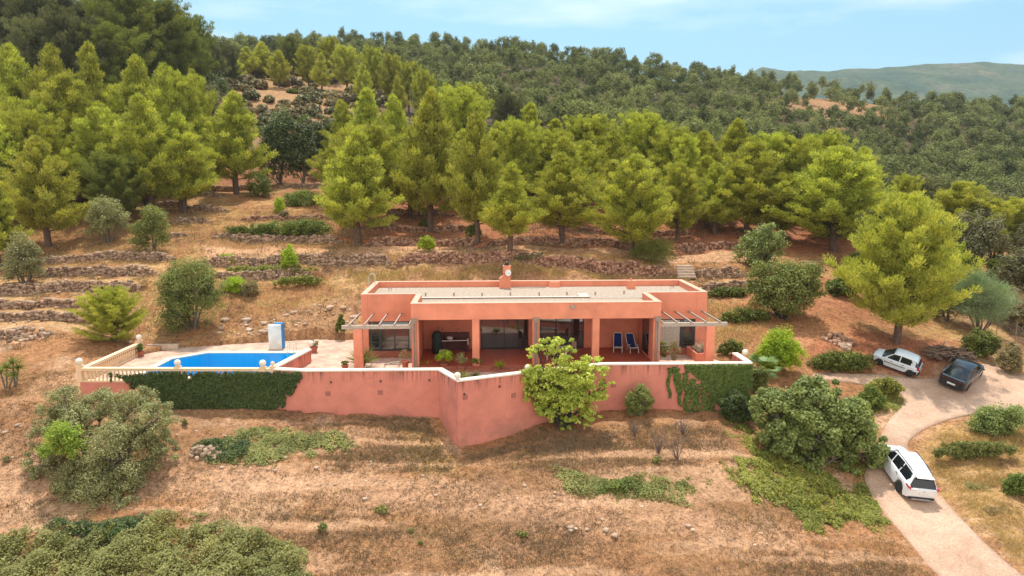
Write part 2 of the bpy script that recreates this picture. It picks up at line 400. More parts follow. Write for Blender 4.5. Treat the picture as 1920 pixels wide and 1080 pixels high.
def ground_mat():
    m, n, b, o = newmat('ground_soil')
    at = n.nodes.new('ShaderNodeAttribute'); at.attribute_name = 'gcol'
    f1 = noise(n, 2.2, 8, .65); f2 = noise(n, 14, 6, .7)
    k1 = ramp(n, f1, [(.32, .62), (.52, 1.0), (.72, 1.32)]); k2 = ramp(n, f2, [(.30, .55), (.5, 1.0), (.70, 1.35)])
    c = mix(n, mix(n, at.outputs['Color'], k1, .8, 'MULTIPLY'), k2, .9, 'MULTIPLY')
    f3 = noise(n, 5.5, 9, .78); c = mix(n, c, ramp(n, f3, [(.37, .30), (.47, .88), (.60, 1.1), (.68, 1.5)]), 1.0, 'MULTIPLY')
    vo = n.nodes.new('ShaderNodeTexVoronoi'); vo.inputs['Scale'].default_value = 3.3
    g = n.nodes.new('ShaderNodeNewGeometry'); n.links.new(g.outputs['Position'], vo.inputs['Vector'])
    st = ramp(n, vo.outputs['Distance'], [(.05, 1), (.16, 0)])
    gate = ramp(n, noise(n, .8, 3), [(.5, 0), (.62, 1)])
    c = mix(n, c, (.62, .47, .36), math_(n, 'MULTIPLY', math_(n, 'MULTIPLY', st, gate), .55))
    n.links.new(c, b.inputs['Base Color']); b.inputs['Roughness'].default_value = .95; b.inputs['Specular IOR Level'].default_value = .1
    bump(n, b, math_(n, 'ADD', math_(n, 'MULTIPLY', f2, .5), f1), .9, .16)
    return m
MG = ground_mat()
def build_ground():
    ys = [6.0]
    while ys[-1] < 800:
        y = ys[-1]; ys.append(y+(.8 if y < 20 else .16 if y < 72 else .16+(y-72)*.018))
    ys = np.array(ys); a = np.concatenate([np.linspace(-1.9, -.86, 70)[:-1], np.linspace(-.86, .86, 620), np.linspace(.86, 1.9, 70)[1:]])
    YY, AA = np.meshgrid(ys, a, indexing='ij'); XX = AA*(YY+1.7); nr, nc = YY.shape
    X = XX.ravel(); Y = YY.ravel(); Z = zt(X, Y)
    idx = np.arange(nr*nc).reshape(nr, nc)
    F = np.stack([idx[:-1, :-1], idx[:-1, 1:], idx[1:, 1:], idx[1:, :-1]], -1).reshape(-1, 4)
    me = npmesh('ground', np.stack([X, Y, Z], 1), F, MG, smooth=True, col=groundcol(X, Y))
    o = link('ground', me); o['kind'] = 'structure'
build_ground()
# ---- far hills
def build_far():
    m, n, b, o = newmat('far_hill')
    f = noise(n, .012, 6, .6); f2 = noise(n, .09, 5, .7)
    c = ramp(n, f, [(.40, (.03, .06, .03)), (.54, (.06, .085, .035)), (.72, (.14, .12, .07))])
    c = mix(n, c, ramp(n, f2, [(.35, .35), (.6, 1.25)]), .9, 'MULTIPLY')
    n.links.new(c, b.inputs['Base Color']); b.inputs['Roughness'].default_value = 1
    us = np.linspace(-1200, 3200, 560)
    vtop = np.interp(us, [-1200, 0, 1380, 1430, 1480, 1560, 1600, 1650, 1700, 1760, 1850, 1920, 2100, 2500, 3200], [170, 170, 150, 126, 133, 134, 128, 128, 123, 120, 117, 121, 135, 150, 190])
    rows = np.linspace(0, 1, 60); V = []
    for r in rows:
        Y = 700+r*700
        for u, vt in zip(us, vtop):
            d = ray(u, vt); zt_ = ZC+d[2]/d[1]*1400
            x = d[0]/d[1]*Y
            z = -60+(zt_+60)*(r**.8)
            V.append((x, Y, z))
    V = np.array(V); V[:, 2] += fbm(V[:, 0]*.006, V[:, 1]*.006, 5)*44*np.sin(np.pi*np.repeat(rows, len(us)))+fbm(V[:, 0]*.05, V[:, 1]*.05, 3)*5
    nc = len(us); idx = np.arange(len(V)).reshape(-1, nc)
    F = np.stack([idx[:-1, :-1], idx[:-1, 1:], idx[1:, 1:], idx[1:, :-1]], -1).reshape(-1, 4)
    # back side falls away so that the hill is solid from behind
    back = V[-nc:].copy(); back[:, 1] += 500; back[:, 2] = -100
    V2 = np.concatenate([V, back]); i0 = idx[-1]; i1 = np.arange(len(V), len(V)+nc)
    F = np.concatenate([F, np.stack([i0[:-1], i0[1:], i1[1:], i1[:-1]], -1)])
    link('far_hills', npmesh('far_hills', V2, F, m, smooth=True))['kind'] = 'structure'
build_far()
# ---- driveway: clean outline, dense interior
def cdt(poly, step):
    poly = [Vector((p[0], p[1])) for p in poly]; P2 = []
    n = len(poly)
    for i in range(n):
        a = poly[i]; b = poly[(i+1) % n]; k = max(1, int((b-a).length/step))
        for j in range(k): P2.append(a+(b-a)*(j/k))
    nb = len(P2); E = [(i, (i+1) % nb) for i in range(nb)]
    xs = [p.x for p in P2]; ys = [p.y for p in P2]
    gx, gy = np.meshgrid(np.arange(min(xs), max(xs), step), np.arange(min(ys), max(ys), step))
    gx = gx.ravel(); gy = gy.ravel(); pl = [(p.x, p.y) for p in P2]; k = dpoly(gx, gy, pl) < -step*.35
    P2 = P2+[Vector((x, y)) for x, y in zip(gx[k], gy[k])]
    v, e, f, _, _, _ = delaunay_2d_cdt(P2, E, [], 1, 1e-5)
    v = np.array([(q.x, q.y) for q in v]); f = np.array([q for q in f if len(q) == 3])
    cc = v[f].mean(1); f = f[dpoly(cc[:, 0], cc[:, 1], pl) < 0]
    # face up
    a, b_, c = v[f[:, 0]], v[f[:, 1]], v[f[:, 2]]; s = (b_[:, 0]-a[:, 0])*(c[:, 1]-a[:, 1])-(b_[:, 1]-a[:, 1])*(c[:, 0]-a[:, 0])
    f[s < 0] = f[s < 0][:, ::-1]
    return v, f
def smooth_outline(poly, it=2):
    for _ in range(it):
        q = []
        for i in range(len(poly)):
            a = np.array(poly[i]); b = np.array(poly[(i+1) % len(poly)]); q += [tuple(a*.75+b*.25), tuple(a*.25+b*.75)]
        poly = q
    return poly
def build_drive():
    m, n, b, o = newmat('drive_concrete')
    f = noise(n, .35, 5, .6); f2 = noise(n, 9, 6, .7)
    c = ramp(n, f, [(.35, (.40, .24, .155)), (.5, (.49, .31, .21)), (.65, (.55, .36, .25))])
    c = mix(n, c, ramp(n, f2, [(.3, .62), (.6, 1.15)]), .9, 'MULTIPLY')
    # fine cracks / joints
    vo = n.nodes.new('ShaderNodeTexVoronoi'); vo.feature = 'DISTANCE_TO_EDGE'; vo.inputs['Scale'].default_value = .32
    g = n.nodes.new('ShaderNodeNewGeometry'); n.links.new(g.outputs['Position'], vo.inputs['Vector'])
    c = mix(n, c, (.70, .54, .43), math_(n, 'MULTIPLY', ramp(n, vo.outputs['Distance'], [(.002, 1), (.01, 0)]), .12))
    n.links.new(c, b.inputs['Base Color']); b.inputs['Roughness'].default_value = .9; bump(n, b, f2, .3, .02)
    v, f_ = cdt(smooth_outline(DRIVE, 2), .45)
    z = zt(v[:, 0], v[:, 1])+.06
    nb = len(v); V = np.concatenate([np.c_[v, z], np.c_[v, z-.35]])
    # boundary skirt
    from collections import Counter
    ed = Counter(); 
    for t in f_:
        for i in range(3): ed[(t[i], t[(i+1) % 3])] += 1
    sk = []
    for (a_, b_) in ed:
        if (b_, a_) not in ed: sk += [(b_, a_, a_+nb), (b_, a_+nb, b_+nb)]
    F = np.concatenate([f_, np.array(sk)])
    link('driveway', npmesh('driveway', V, F, m, smooth=False))['kind'] = 'structure'
build_drive()
# ---- dry stone walls
def stone_mat(name, c1, c2):
    m, n, b, o = newmat(name)
    at = n.nodes.new('ShaderNodeAttribute'); at.attribute_name = 'tint'
    c = ramp(n, at.outputs['Fac'], [(0, c1), (.7, c2), (1, tuple(min(1, x*1.3) for x in c2))])
    f = noise(n, 7, 5, .7); c = mix(n, c, ramp(n, f, [(.3, .6), (.65, 1.2)]), .8, 'MULTIPLY')
    n.links.new(c, b.inputs['Base Color']); b.inputs['Roughness'].default_value = .95; return m
MSTONE = stone_mat('dry_stone', (.18, .11, .07), (.46, .31, .21))
MSTONER = stone_mat('red_stone', (.18, .085, .05), (.44, .26, .17))
BV = np.array([(-1,-1,-1),(1,-1,-1),(1,1,-1),(-1,1,-1),(-1,-1,1),(1,-1,1),(1,1,1),(-1,1,1)])*.5
BF = np.array([(3,2,1,0),(4,5,6,7),(0,1,5,4),(1,2,6,5),(2,3,7,6),(3,0,4,7)])
def stones(C, S, rng, yaw=None):
    """C centres (n,3), S sizes (n,3) -> rough blocks"""
    n = len(C); V = BV[None]*S[:, None, :]*(1+rng.uniform(-.28, .28, (n, 8, 3)))
    a = rng.uniform(-.25, .25, n) if yaw is None else yaw; t = rng.uniform(-.2, .2, n)
    c, s = np.cos(a)[:, None], np.sin(a)[:, None]; x = V[..., 0]*c-V[..., 1]*s; y = V[..., 0]*s+V[..., 1]*c
    ct, st = np.cos(t)[:, None], np.sin(t)[:, None]; z = V[..., 2]*ct+x*st; x = x*ct-V[..., 2]*st
    V = np.stack([x, y, z], -1)+C[:, None, :]
    F = (np.arange(n)[:, None, None]*8+BF[None]).reshape(-1, 4)
    return V.reshape(-1, 3), F, np.repeat(rng.rand(n), 8)
def build_walls():
    rng = np.random.RandomState(3)
    for k, (a, b, h, lb) in enumerate(WL):
        C = []; S = []
        x = a[0]
        while x < b[0]:
            y = float(wally(k, np.array(x))); zl = zat(x, y-.25); zh = zat(x, y+.25); zh = max(zh, zl+.2)
            e = min(1, (x-a[0])/1.5+.25, (b[0]-x)/1.5+.25)*(1-.45*max(0, float(fbm(x*.5+k, .3, 2))*4))
            top = zl+(zh-zl)*max(.15, e)+.04; z = zl-.1; sw = rng.uniform(.16, .36)
            while z < top:
                sh = rng.uniform(.1, .2)
                C.append((x+rng.uniform(-.05, .05), y-.1+rng.uniform(-.08, .05)+(z-zl)*.12, z+sh/2)); S.append((sw*rng.uniform(.85, 1.2), rng.uniform(.2, .3), sh*1.12)); z += sh
            if rng.rand() < .10: C.append((x, y-.4-rng.rand()*.6, zl+.03)); S.append((.2, .2, .13))
            x += sw*.93
        V, F, T = stones(np.array(C), np.array(S), rng)
        mt = MSTONER if (k in (15, 16, 17, 18, 19, 22, 24, 11)) else MSTONE
        c0 = np.array(C).mean(0); c0[2] = np.array(C)[:, 2].min()
        o = link('dry_stone_wall', npmesh('dry_stone_wall', V-c0, F, mt, tint=T), loc=c0)
        tag(o, lb, 'stone wall', 'dry stone terrace walls')
build_walls()
# ================================================================== HOUSE AND TERRACE
def stucco(name, c, streak=True, ztop=.5):
    m, n, b, o = newmat(name)
    f = noise(n, .9, 5, .6); f2 = noise(n, 30, 3)
    col = ramp(n, f, [(.3, tuple(x*.84 for x in c)), (.5, c), (.7, tuple(min(1, x*1.12) for x in c))])
    if streak:
        g = n.nodes.new('ShaderNodeNewGeometry'); mpn = n.nodes.new('ShaderNodeMapping'); mpn.inputs['Scale'].default_value = (4.5, 4.5, .22)
        n.links.new(g.outputs['Position'], mpn.inputs[0]); s = noise(n, 1.0, 5, .65, mpn.outputs[0])
        sx = n.nodes.new('ShaderNodeSeparateXYZ'); n.links.new(g.outputs['Position'], sx.inputs[0])
        h = n.nodes.new('ShaderNodeMapRange'); h.inputs[1].default_value = ztop-.75; h.inputs[2].default_value = ztop; n.links.new(sx.outputs[2], h.inputs[0])
        hh = math_(n, 'MULTIPLY', h.outputs[0], ramp(n, s, [(.49, 0), (.60, 1)]))
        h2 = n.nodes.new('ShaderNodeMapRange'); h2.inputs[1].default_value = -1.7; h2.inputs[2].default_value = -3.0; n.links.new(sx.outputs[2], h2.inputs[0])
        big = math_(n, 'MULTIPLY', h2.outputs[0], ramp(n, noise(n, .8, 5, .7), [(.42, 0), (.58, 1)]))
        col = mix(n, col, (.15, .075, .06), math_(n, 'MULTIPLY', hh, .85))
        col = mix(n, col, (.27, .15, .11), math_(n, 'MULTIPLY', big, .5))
        crk = n.nodes.new('ShaderNodeTexVoronoi'); crk.feature = 'DISTANCE_TO_EDGE'; crk.inputs['Scale'].default_value = .33
        n.links.new(g.outputs['Position'], crk.inputs['Vector'])
        col = mix(n, col, (.22, .10, .08), math_(n, 'MULTIPLY', ramp(n, crk.outputs['Distance'], [(.002, 1), (.006, 0)]), .22))
    n.links.new(col, b.inputs['Base Color']); b.inputs['Roughness'].default_value = .88; b.inputs['Specular IOR Level'].default_value = .2
    bump(n, b, f2, .15, .01); return m
M_W = stucco('salmon_stucco', (.74, .27, .165), False)
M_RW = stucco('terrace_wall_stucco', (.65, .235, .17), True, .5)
M_CAP = flat('parapet_cap', (.74, .37, .26), .85)
M_WHITE = flat('white_coping', (.80, .70, .58), .75, var=.08)
M_CREAM = flat('cream_stone', (.82, .58, .36), .85, var=.12, scale=6)
M_ROOF = flat('roof_gravel', (.38, .29, .22), .95, var=.25, scale=5, bmp=.3)
M_SLAB = flat('roof_slab', (.56, .45, .37), .9)
M_DARKLINE = flat('bitumen', (.12, .07, .05), .9)
M_FRAME = flat('dark_frame', (.035, .045, .045), .4)
M_WOODG = flat('weathered_wood', (.44, .36, .29), .85, var=.2, scale=8)
M_WOODL = flat('pale_wood', (.38, .30, .24), .85, var=.2, scale=8)
M_PIPE = flat('grey_pipe', (.30, .235, .19), .6)
M_TILE_R = flat('red_floor_tile', (.42, .10, .055), .45, var=.15, scale=2)
M_BLUE = flat('blue_panel', (.03, .23, .55), .5)
M_TERRA = flat('terracotta', (.42, .13, .07), .85, var=.15, scale=8)
M_WPL = flat('white_plastic', (.85, .84, .80), .4, var=.04)
M_NAVY = flat('navy_fabric', (.012, .03, .17), .9, var=.2)
M_STEEL = flat('steel', (.6, .6, .58), .3, metal=.9)
M_CURT = flat('curtain', (.55, .50, .42), .9, var=.15, scale=9)
M_DKGREEN = flat('dark_green_cover', (.02, .045, .035), .7)
M_BENCHW = flat('dark_red_wood', (.10, .025, .02), .6)
def brickm():
    m, n, b, o = newmat('brick_step'); g = n.nodes.new('ShaderNodeTexCoord'); t = n.nodes.new('ShaderNodeTexBrick')
    mp_ = n.nodes.new('ShaderNodeMapping'); mp_.inputs['Rotation'].default_value = (R(90), 0, 0)
    n.links.new(g.outputs['Object'], mp_.inputs[0]); n.links.new(mp_.outputs[0], t.inputs[0])
    t.inputs['Scale'].default_value = 4; t.inputs['Color1'].default_value = (.42, .12, .07, 1); t.inputs['Color2'].default_value = (.28, .07, .04, 1); t.inputs['Mortar'].default_value = (.30, .18, .13, 1)
    n.links.new(t.outputs[0], b.inputs['Base Color']); b.inputs['Roughness'].default_value = .9; return m
M_BRICK = brickm()
def pavem():
    m, n, b, o = newmat('terrace_paving'); g = n.nodes.new('ShaderNodeNewGeometry')
    t = n.nodes.new('ShaderNodeTexBrick'); n.links.new(g.outputs['Position'], t.inputs[0]); t.offset = .5
    t.inputs['Scale'].default_value = 1.4; t.inputs['Color1'].default_value = (.62, .42, .31, 1); t.inputs['Color2'].default_value = (.52, .33, .24, 1); t.inputs['Mortar'].default_value = (.36, .22, .16, 1); t.inputs['Mortar Size'].default_value = .012
    f = noise(n, 1.1, 5, .65); c = mix(n, t.outputs[0], ramp(n, f, [(.35, .62), (.6, 1.15)]), .8, 'MULTIPLY')
    n.links.new(c, b.inputs['Base Color']); b.inputs['Roughness'].default_value = .85; return m
M_PAVE = pavem()
def glassm():
    m, n, b, o = newmat('window_glass'); b.inputs['Base Color'].default_value = (.02, .025, .025, 1); b.inputs['Roughness'].default_value = .03
    b.inputs['Specular IOR Level'].default_value = 1.0; b.inputs['IOR'].default_value = 1.7; return m
M_GLASS = glassm()
H = empty('villa', (HO[0], HO[1], 0), 'long flat roofed salmon pink villa with open porches and parapets', 'house', rz=HA)
# walls
w_ = MB(); ZP = 4.03; ZS = 3.62
w_.box(0, 15.75, 0, .4, 3.0, ZP)                                   # porch fascia
for x0, x1 in ((0, .45), (3.8, 4.25), (7.6, 8.05), (11.4, 11.85), (15.3, 15.75)): w_.box(x0, x1, .003, .397, 0, 3.0)
for x0 in (0, 15.4): 
    w_.box(x0, x0+.35, .4, 3.8, 3.0, ZP)
w_.box(0, .35, .4, 4.6, 0, 3.0)
w_.box(15.4, 15.75, .4, 1.6, 0, 3.0); w_.box(15.4, 15.75, 3.4, 4.6, 0, 3.0); w_.box(15.4, 15.75, 1.6, 3.4, 0, .12)
w_.box(.35, 15.4, .4, 4.6, 3.0, 3.3)                               # porch ceiling
# porch rear wall with two openings
for x0, x1 in ((.35, 4.3), (7.65, 8.45), (11.55, 15.4)): w_.box(x0, x1, 4.6, 4.9, 0, 3.0)
w_.box(4.3, 7.65, 4.6, 4.9, 2.35, 3.0); w_.box(8.45, 11.55, 4.6, 4.9, 2.35, 3.0)
# left wing front
w_.box(-3.74, -3.3, 3.8, 4.1, -.4, ZP); w_.box(-3.3, -.02, 3.8, 4.1, 2.17, ZP); w_.box(-3.3, -.02, 3.8, 4.1, -.4, .1); w_.box(-.35, -.003, 3.8, 4.1, .1, 2.17)
# right wing front
w_.box(15.77, 15.95, 3.8, 4.1, -.4, 2.17); w_.box(19.2, 19.95, 3.8, 4.1, -.4, ZP); w_.box(15.77, 19.2, 3.8, 4.1, 2.17, ZP); w_.box(15.95, 19.2, 3.8, 4.1, -.4, .1)
# sides and back
w_.box(-3.74, -3.4, 4.1, 10, -.4, ZP); w_.box(19.6, 19.95, 4.1, 10, -.4, ZP); w_.box(-3.4, 19.6, 9.65, 10, -.4, ZP)
w_.build('wall', M_W, H, bevel=.02)
r_ = MB(); r_.box(.35, 15.4, .4, 4.1, 3.35, ZS-.02); r_.box(-3.4, 19.6, 4.1, 9.65, 3.35, ZS)
roof = r_.build('roof', M_ROOF, H)
c_ = MB()
for a in ((-.02, 15.77, -.02, .42), ): c_.box(*a, ZP, ZP+.03)
c_.box(-.02, .37, .42, 3.8, ZP, ZP+.03); c_.box(15.38, 15.77, .42, 3.8, ZP, ZP+.03)
c_.box(-3.76, -.02, 3.78, 4.12, ZP, ZP+.03); c_.box(15.77, 19.97, 3.78, 4.12, ZP, ZP+.03)
c_.box(-3.76, -3.38, 4.12, 10.02, ZP, ZP+.03); c_.box(19.58, 19.97, 4.12, 10.02, ZP, ZP+.03); c_.box(-3.38, 19.58, 9.63, 10.02, ZP, ZP+.03)
c_.build('parapet_cap', M_CAP, roof)
s_ = MB(); s_.box(-3.3, 11.9, 4.35, 4.75, ZS+.003, ZS+.06); s_.box(11.2, 11.9, 4.75, 6.0, ZS+.003, ZS+.055); s_.build('walkway_slab', M_SLAB, roof)
s_ = MB(); s_.box(-3.3, 11.9, 4.27, 4.34, ZS+.002, ZS+.05); s_.build('roof_joint', M_DARKLINE, roof)
def hl(u, v, z):
    p = PZ(u, v, z); dx = p[0]-HO[0]; dy = p[1]-HO[1]; return (dx*ca+dy*sa, -dx*sa+dy*ca, z)
# chimney
cx, cy, _ = hl(947, 541, ZS)
ch = MB(); ch.box(cx-.42, cx+.42, cy, cy+.7, ZS, ZS+.75); ch.box(cx-.14, cx+.42, cy+.003, cy+.6, ZS+.75, ZS+1.72)
ch.add([(cx-.42, cy, ZS+.75), (cx-.14, cy, ZS+.95), (cx-.14, cy, ZS+.75), (cx-.42, cy+.6, ZS+.75), (cx-.14, cy+.6, ZS+.95), (cx-.14, cy+.6, ZS+.75)], [(0, 2, 1), (3, 4, 5), (0, 1, 4, 3)])
cho = ch.build('chimney', M_W, roof, bevel=.015)
k = MB(); k.lathe([(.2, 0), (.2, .08), (.13, .1), (.13, .22), (.17, .24), (.05, .34)], (cx+.14, cy+.3, ZS+1.72), 10); k.build('chimney_cap', flat('soot_metal', (.05, .05, .05), .5, .5), cho, smooth=False)
d = MB(); d.lathe([(.02, 0), (.13, .03), (.22, .08), (.24, .09), (.22, .07), (.02, -.02)], (0, 0, 0), 18)
dm = d.build('satellite_dish', M_WPL, cho, loc=(cx+.2, cy-.18, ZS+1.22), smooth=True); dm.rotation_euler = (R(82), 0, R(18))
d = MB(); d.tube([(0, 0, 0), (0, -.05, .3)], .015); d.ball((0, -.05, .32), .045, 6); d.tube([(0, 0, -.02), (.1, .15, -.15)], .02); d.build('dish_arm', M_PIPE, dm)
# skylight boxes
bx, by, _ = hl(1040, 539, ZS); k = MB(); k.add([(bx-.45, by, ZS), (bx+.45, by, ZS), (bx+.45, by+.5, ZS), (bx-.45, by+.5, ZS), (bx-.33, by+.1, ZS+.42), (bx+.38, by+.1, ZS+.42), (bx+.38, by+.4, ZS+.42), (bx-.33, by+.4, ZS+.42)], [(0, 1, 5, 4), (1, 2, 6, 5), (2, 3, 7, 6), (3, 0, 4, 7), (4, 5, 6, 7)]); k.build('roof_vent', M_W, roof, bevel=.03)
bx, by, _ = hl(1184, 542, ZS); k = MB(); k.box(bx-.3, bx+.3, by, by+.5, ZS, ZS+.62); k.tube([(bx, by+.25, ZS+.6), (bx, by+.25, ZS+.78)], .08); k.build('roof_vent', M_W, roof, bevel=.02)
k = MB(); k.tube([(cx+.5, cy+.3, ZS+.02), (cx+1.2, cy+.15, ZS+.02), (cx+2.2, cy+.1, ZS+.02), (cx+3.1, cy+.25, ZS+.02)], .018, 5); k.build('roof_cable', M_FRAME, roof)
# small vent stubs along both rows
stub = MB(); stub.lathe([(.045, 0), (.045, .16), (.07, .18), (.07, .22)], n=6); stub.box(-.05, .05, -.05, .05, .0, .02)
sm = None
for (u, v) in [(737,537),(807,535),(857,535),(906,535),(1004,534),(1052,533),(1101,533),(1151,533),(1199,532),(1249,532)]+[(798,555),(851,555),(904,555),(957,554),(1011,554),(1063,553),(1116,553),(1170,551)]:
    x, y, _ = hl(u, v, ZS)
    if sm is None: sm = stub.build('vent_pipe', M_PIPE, roof, loc=(x, y, ZS)); 
    else:
        o = sm.copy(); COL.objects.link(o); o.location = (x, y, ZS)
for (u, v) in ((731, 545), (1260, 541)):
    x, y, _ = hl(u, v, ZS); k = MB(); k.tube([(x-.1, y, ZS), (x-.1, y, ZS+.16), (x+.12, y, ZS+.16), (x+.12, y, ZS+.05)], .03); k.build('goose_neck_vent', M_PIPE, roof)
# roof ladder behind the left end
k = MB()
for yy in (8.0, 8.4): k.tube([(-3.95, yy, 1.0), (-3.95, yy, 4.6), (-3.8, yy, 4.85), (-3.6, yy, 4.9), (-3.45, yy, 4.75), (-3.45, yy, 4.1)], .022)
for i in range(11): k.tube([(-3.95, 8.0, 1.2+i*.3), (-3.95, 8.4, 1.2+i*.3)], .016)
k.build('roof_ladder', M_STEEL, H)
# floor
f = MB(); f.box(.003, 15.747, .003, 4.6, -.16, -.005); f.build('porch_floor', M_TILE_R, H)
f = MB(); f.box(-.02, 15.77, -.3, 0, -.3, -.16); f.box(.0, 15.75, -.02, .0, -.16, 0); f.build('porch_step', M_BRICK, H)
f = MB(); f.box(-3.5, -.1, 3.55, 3.8, -.3, .13); f.build('brick_sill', M_BRICK, H)
f = MB(); f.box(15.85, 19.4, 3.55, 3.8, -.3, .13); f.build('brick_sill', M_BRICK, H)
# windows
def window(x0, x1, y, z0, z1, mull, curtain=None, shutter=None, name='window', deep=.12):
    fr = MB(); t = .07
    fr.box(x0, x1, y, y+.1, z0, z0+t); fr.box(x0, x1, y, y+.1, z1-t, z1); fr.box(x0, x0+t, y, y+.1, z0+t, z1-t); fr.box(x1-t, x1, y, y+.1, z0+t, z1-t)
    for q in mull: fr.box(q-t/2, q+t/2, y+.003, y+.097, z0+t, z1-t)
    wo_ = fr.build(name, M_FRAME, H)
    if shutter:
        a, b = shutter; k = MB()
        for i in range(4):
            zz = z0+t+(z1-z0-2*t)*i/4; k.box(a, b, y+.02, y+.06, zz, zz+.06)
        k.box(a, a+.12, y+.015, y+.07, z0+t, z1-t); k.box(b-.12, b, y+.015, y+.07, z0+t, z1-t); k.build('door_grille', M_FRAME, wo_)
    g = MB(); g.box(x0+t, x1-t, y+.04, y+.055, z0+t, z1-t); g.build('pane', M_GLASS, wo_)
    if curtain:
        k = MB(); a, b = curtain; n_ = int((b-a)/.07)
        for i in range(n_):
            xx = a+(b-a)*i/n_; k.box(xx, xx+(b-a)/n_*.75, y+.025+.012*(i % 2), y+.033+.012*(i % 2), z0+.12, z1-.1)
        k.build('curtain', M_CURT, wo_)
    return wo_
window(4.3, 7.65, 4.68, 0, 2.35, [5.95, 6.95]); window(8.45, 11.55, 4.68, 0, 2.35, [9.6, 10.7])
window(-3.3, -.35, 3.88, .13, 2.17, [-2.45, -1.55, -.6], shutter=(-3.23, -2.5), curtain=(-.58, -.42))
window(15.95, 19.2, 3.88, .13, 2.17, [16.75, 18.2], shutter=(18.3, 19.13), curtain=(16.8, 18.15))
# side window in the right porch wall
k = MB(); k.box(15.39, 15.43, 1.6, 1.7, .12, 3.0); k.box(15.39, 15.43, 3.3, 3.4, .12, 3.0); k.box(15.39, 15.43, 1.7, 3.3, 2.9, 3.0); so_ = k.build('window', M_FRAME, H)
k = MB(); k.box(15.41, 15.425, 1.7, 3.3, .12, 2.9); k.build('pane', M_GLASS, so_); k = MB(); k.box(15.44, 15.46, 1.7, 3.3, .12, 2.9); k.build('curtain', M_CURT, so_)
# downpipes with hopper heads
for x in (.2, 7.82, 15.52):
    k = MB(); k.box(x-.2, x+.2, -.24, -.02, 3.0, 3.1); k.add([(x-.2, -.24, 3.0), (x+.2, -.24, 3.0), (x+.2, -.02, 3.0), (x-.2, -.02, 3.0), (x-.09, -.18, 2.78), (x+.09, -.18, 2.78), (x+.09, -.02, 2.78), (x-.09, -.02, 2.78)], [(0, 4, 5, 1), (1, 5, 6, 2), (2, 6, 7, 3), (3, 7, 4, 0)])
    for s in (-.06, .06): k.tube([(x+s, -.1, 2.85), (x+s, -.1, -.16)], .045, 8)
    for zz in (.6, 1.6, 2.5): k.box(x-.13, x+.13, -.13, 0, zz, zz+.05)
    k.build('downpipe', M_PIPE, H)
lx, ly, lz = (10.1, -.06, 3.78); k = MB(); k.box(lx-.12, lx+.12, -.1, -.002, 3.66, 3.88); k.box(lx-.08, lx+.08, -.13, -.1, 3.70, 3.84); k.build('wall_lamp', flat('lamp_metal', (.35, .32, .28), .4), H)
# interior dark backing so that the rooms read as rooms
k = MB(); k.box(-3.3, 19.5, 9.5, 9.6, -.2, 3.3); k.box(-3.3, 19.5, 4.95, 9.5, -.25, -.2); k.build('interior_floor', flat('interior', (.25, .2, .17), .8), H)
# ------------------------------------------------------------------ paving
pv = MB(); TP = [A0, A1, A2, A3, A4, A5, A6, A7, (B7[0], B7[1]+.2), hw(19.5, 3.8), hw(19.9, 9.9), hw(-3.7, 9.9), hw(-6, 9.0), (-15, 51.0), (-24.0, 48.2), (B0[0], B0[1]+.2)]
ins = .12
PW = dict(x0=-23.0, x1=-14.75, y0=40.55, y1=46.6, ch=1.7)          # pool outline
poolpoly = [(PW['x0'], PW['y0']), (PW['x1'], PW['y0']), (PW['x1'], PW['y1']), (PW['x0']+PW['ch'], PW['y1']), (PW['x0'], PW['y1']-PW['ch'])]
cc = np.mean(np.array(TP), 0)
def inset(p, q=.1):
    p = np.array(p); d = cc-p; return tuple(p+d/np.linalg.norm(d)*q)
outer = [inset(p) for p in TP]
V2 = [Vector(p) for p in outer]+[Vector(p) for p in poolpoly]; no = len(outer)
E2 = [(i, (i+1) % no) for i in range(no)]+[(no+i, no+(i+1) % 5) for i in range(5)]
v_, e_, f_, _, _, _ = delaunay_2d_cdt(V2, E2, [], 0, 1e-5)
v_ = np.array([(q.x, q.y) for q in v_]); F3 = []
for t in f_:
    c = v_[list(t)].mean(0)
    if inpoly(c[0:1], c[1:2], outer)[0] and not inpoly(c[0:1], c[1:2], poolpoly)[0]:
        a, b, d_ = v_[t[0]], v_[t[1]], v_[t[2]]
        F3.append(tuple(t) if (b[0]-a[0])*(d_[1]-a[1])-(b[1]-a[1])*(d_[0]-a[0]) > 0 else tuple(reversed(t)))
pm = MB(); pm.add([(p[0], p[1], -.3) for p in v_], F3); po = pm.build('terrace_paving', M_PAVE); po['kind'] = 'structure'
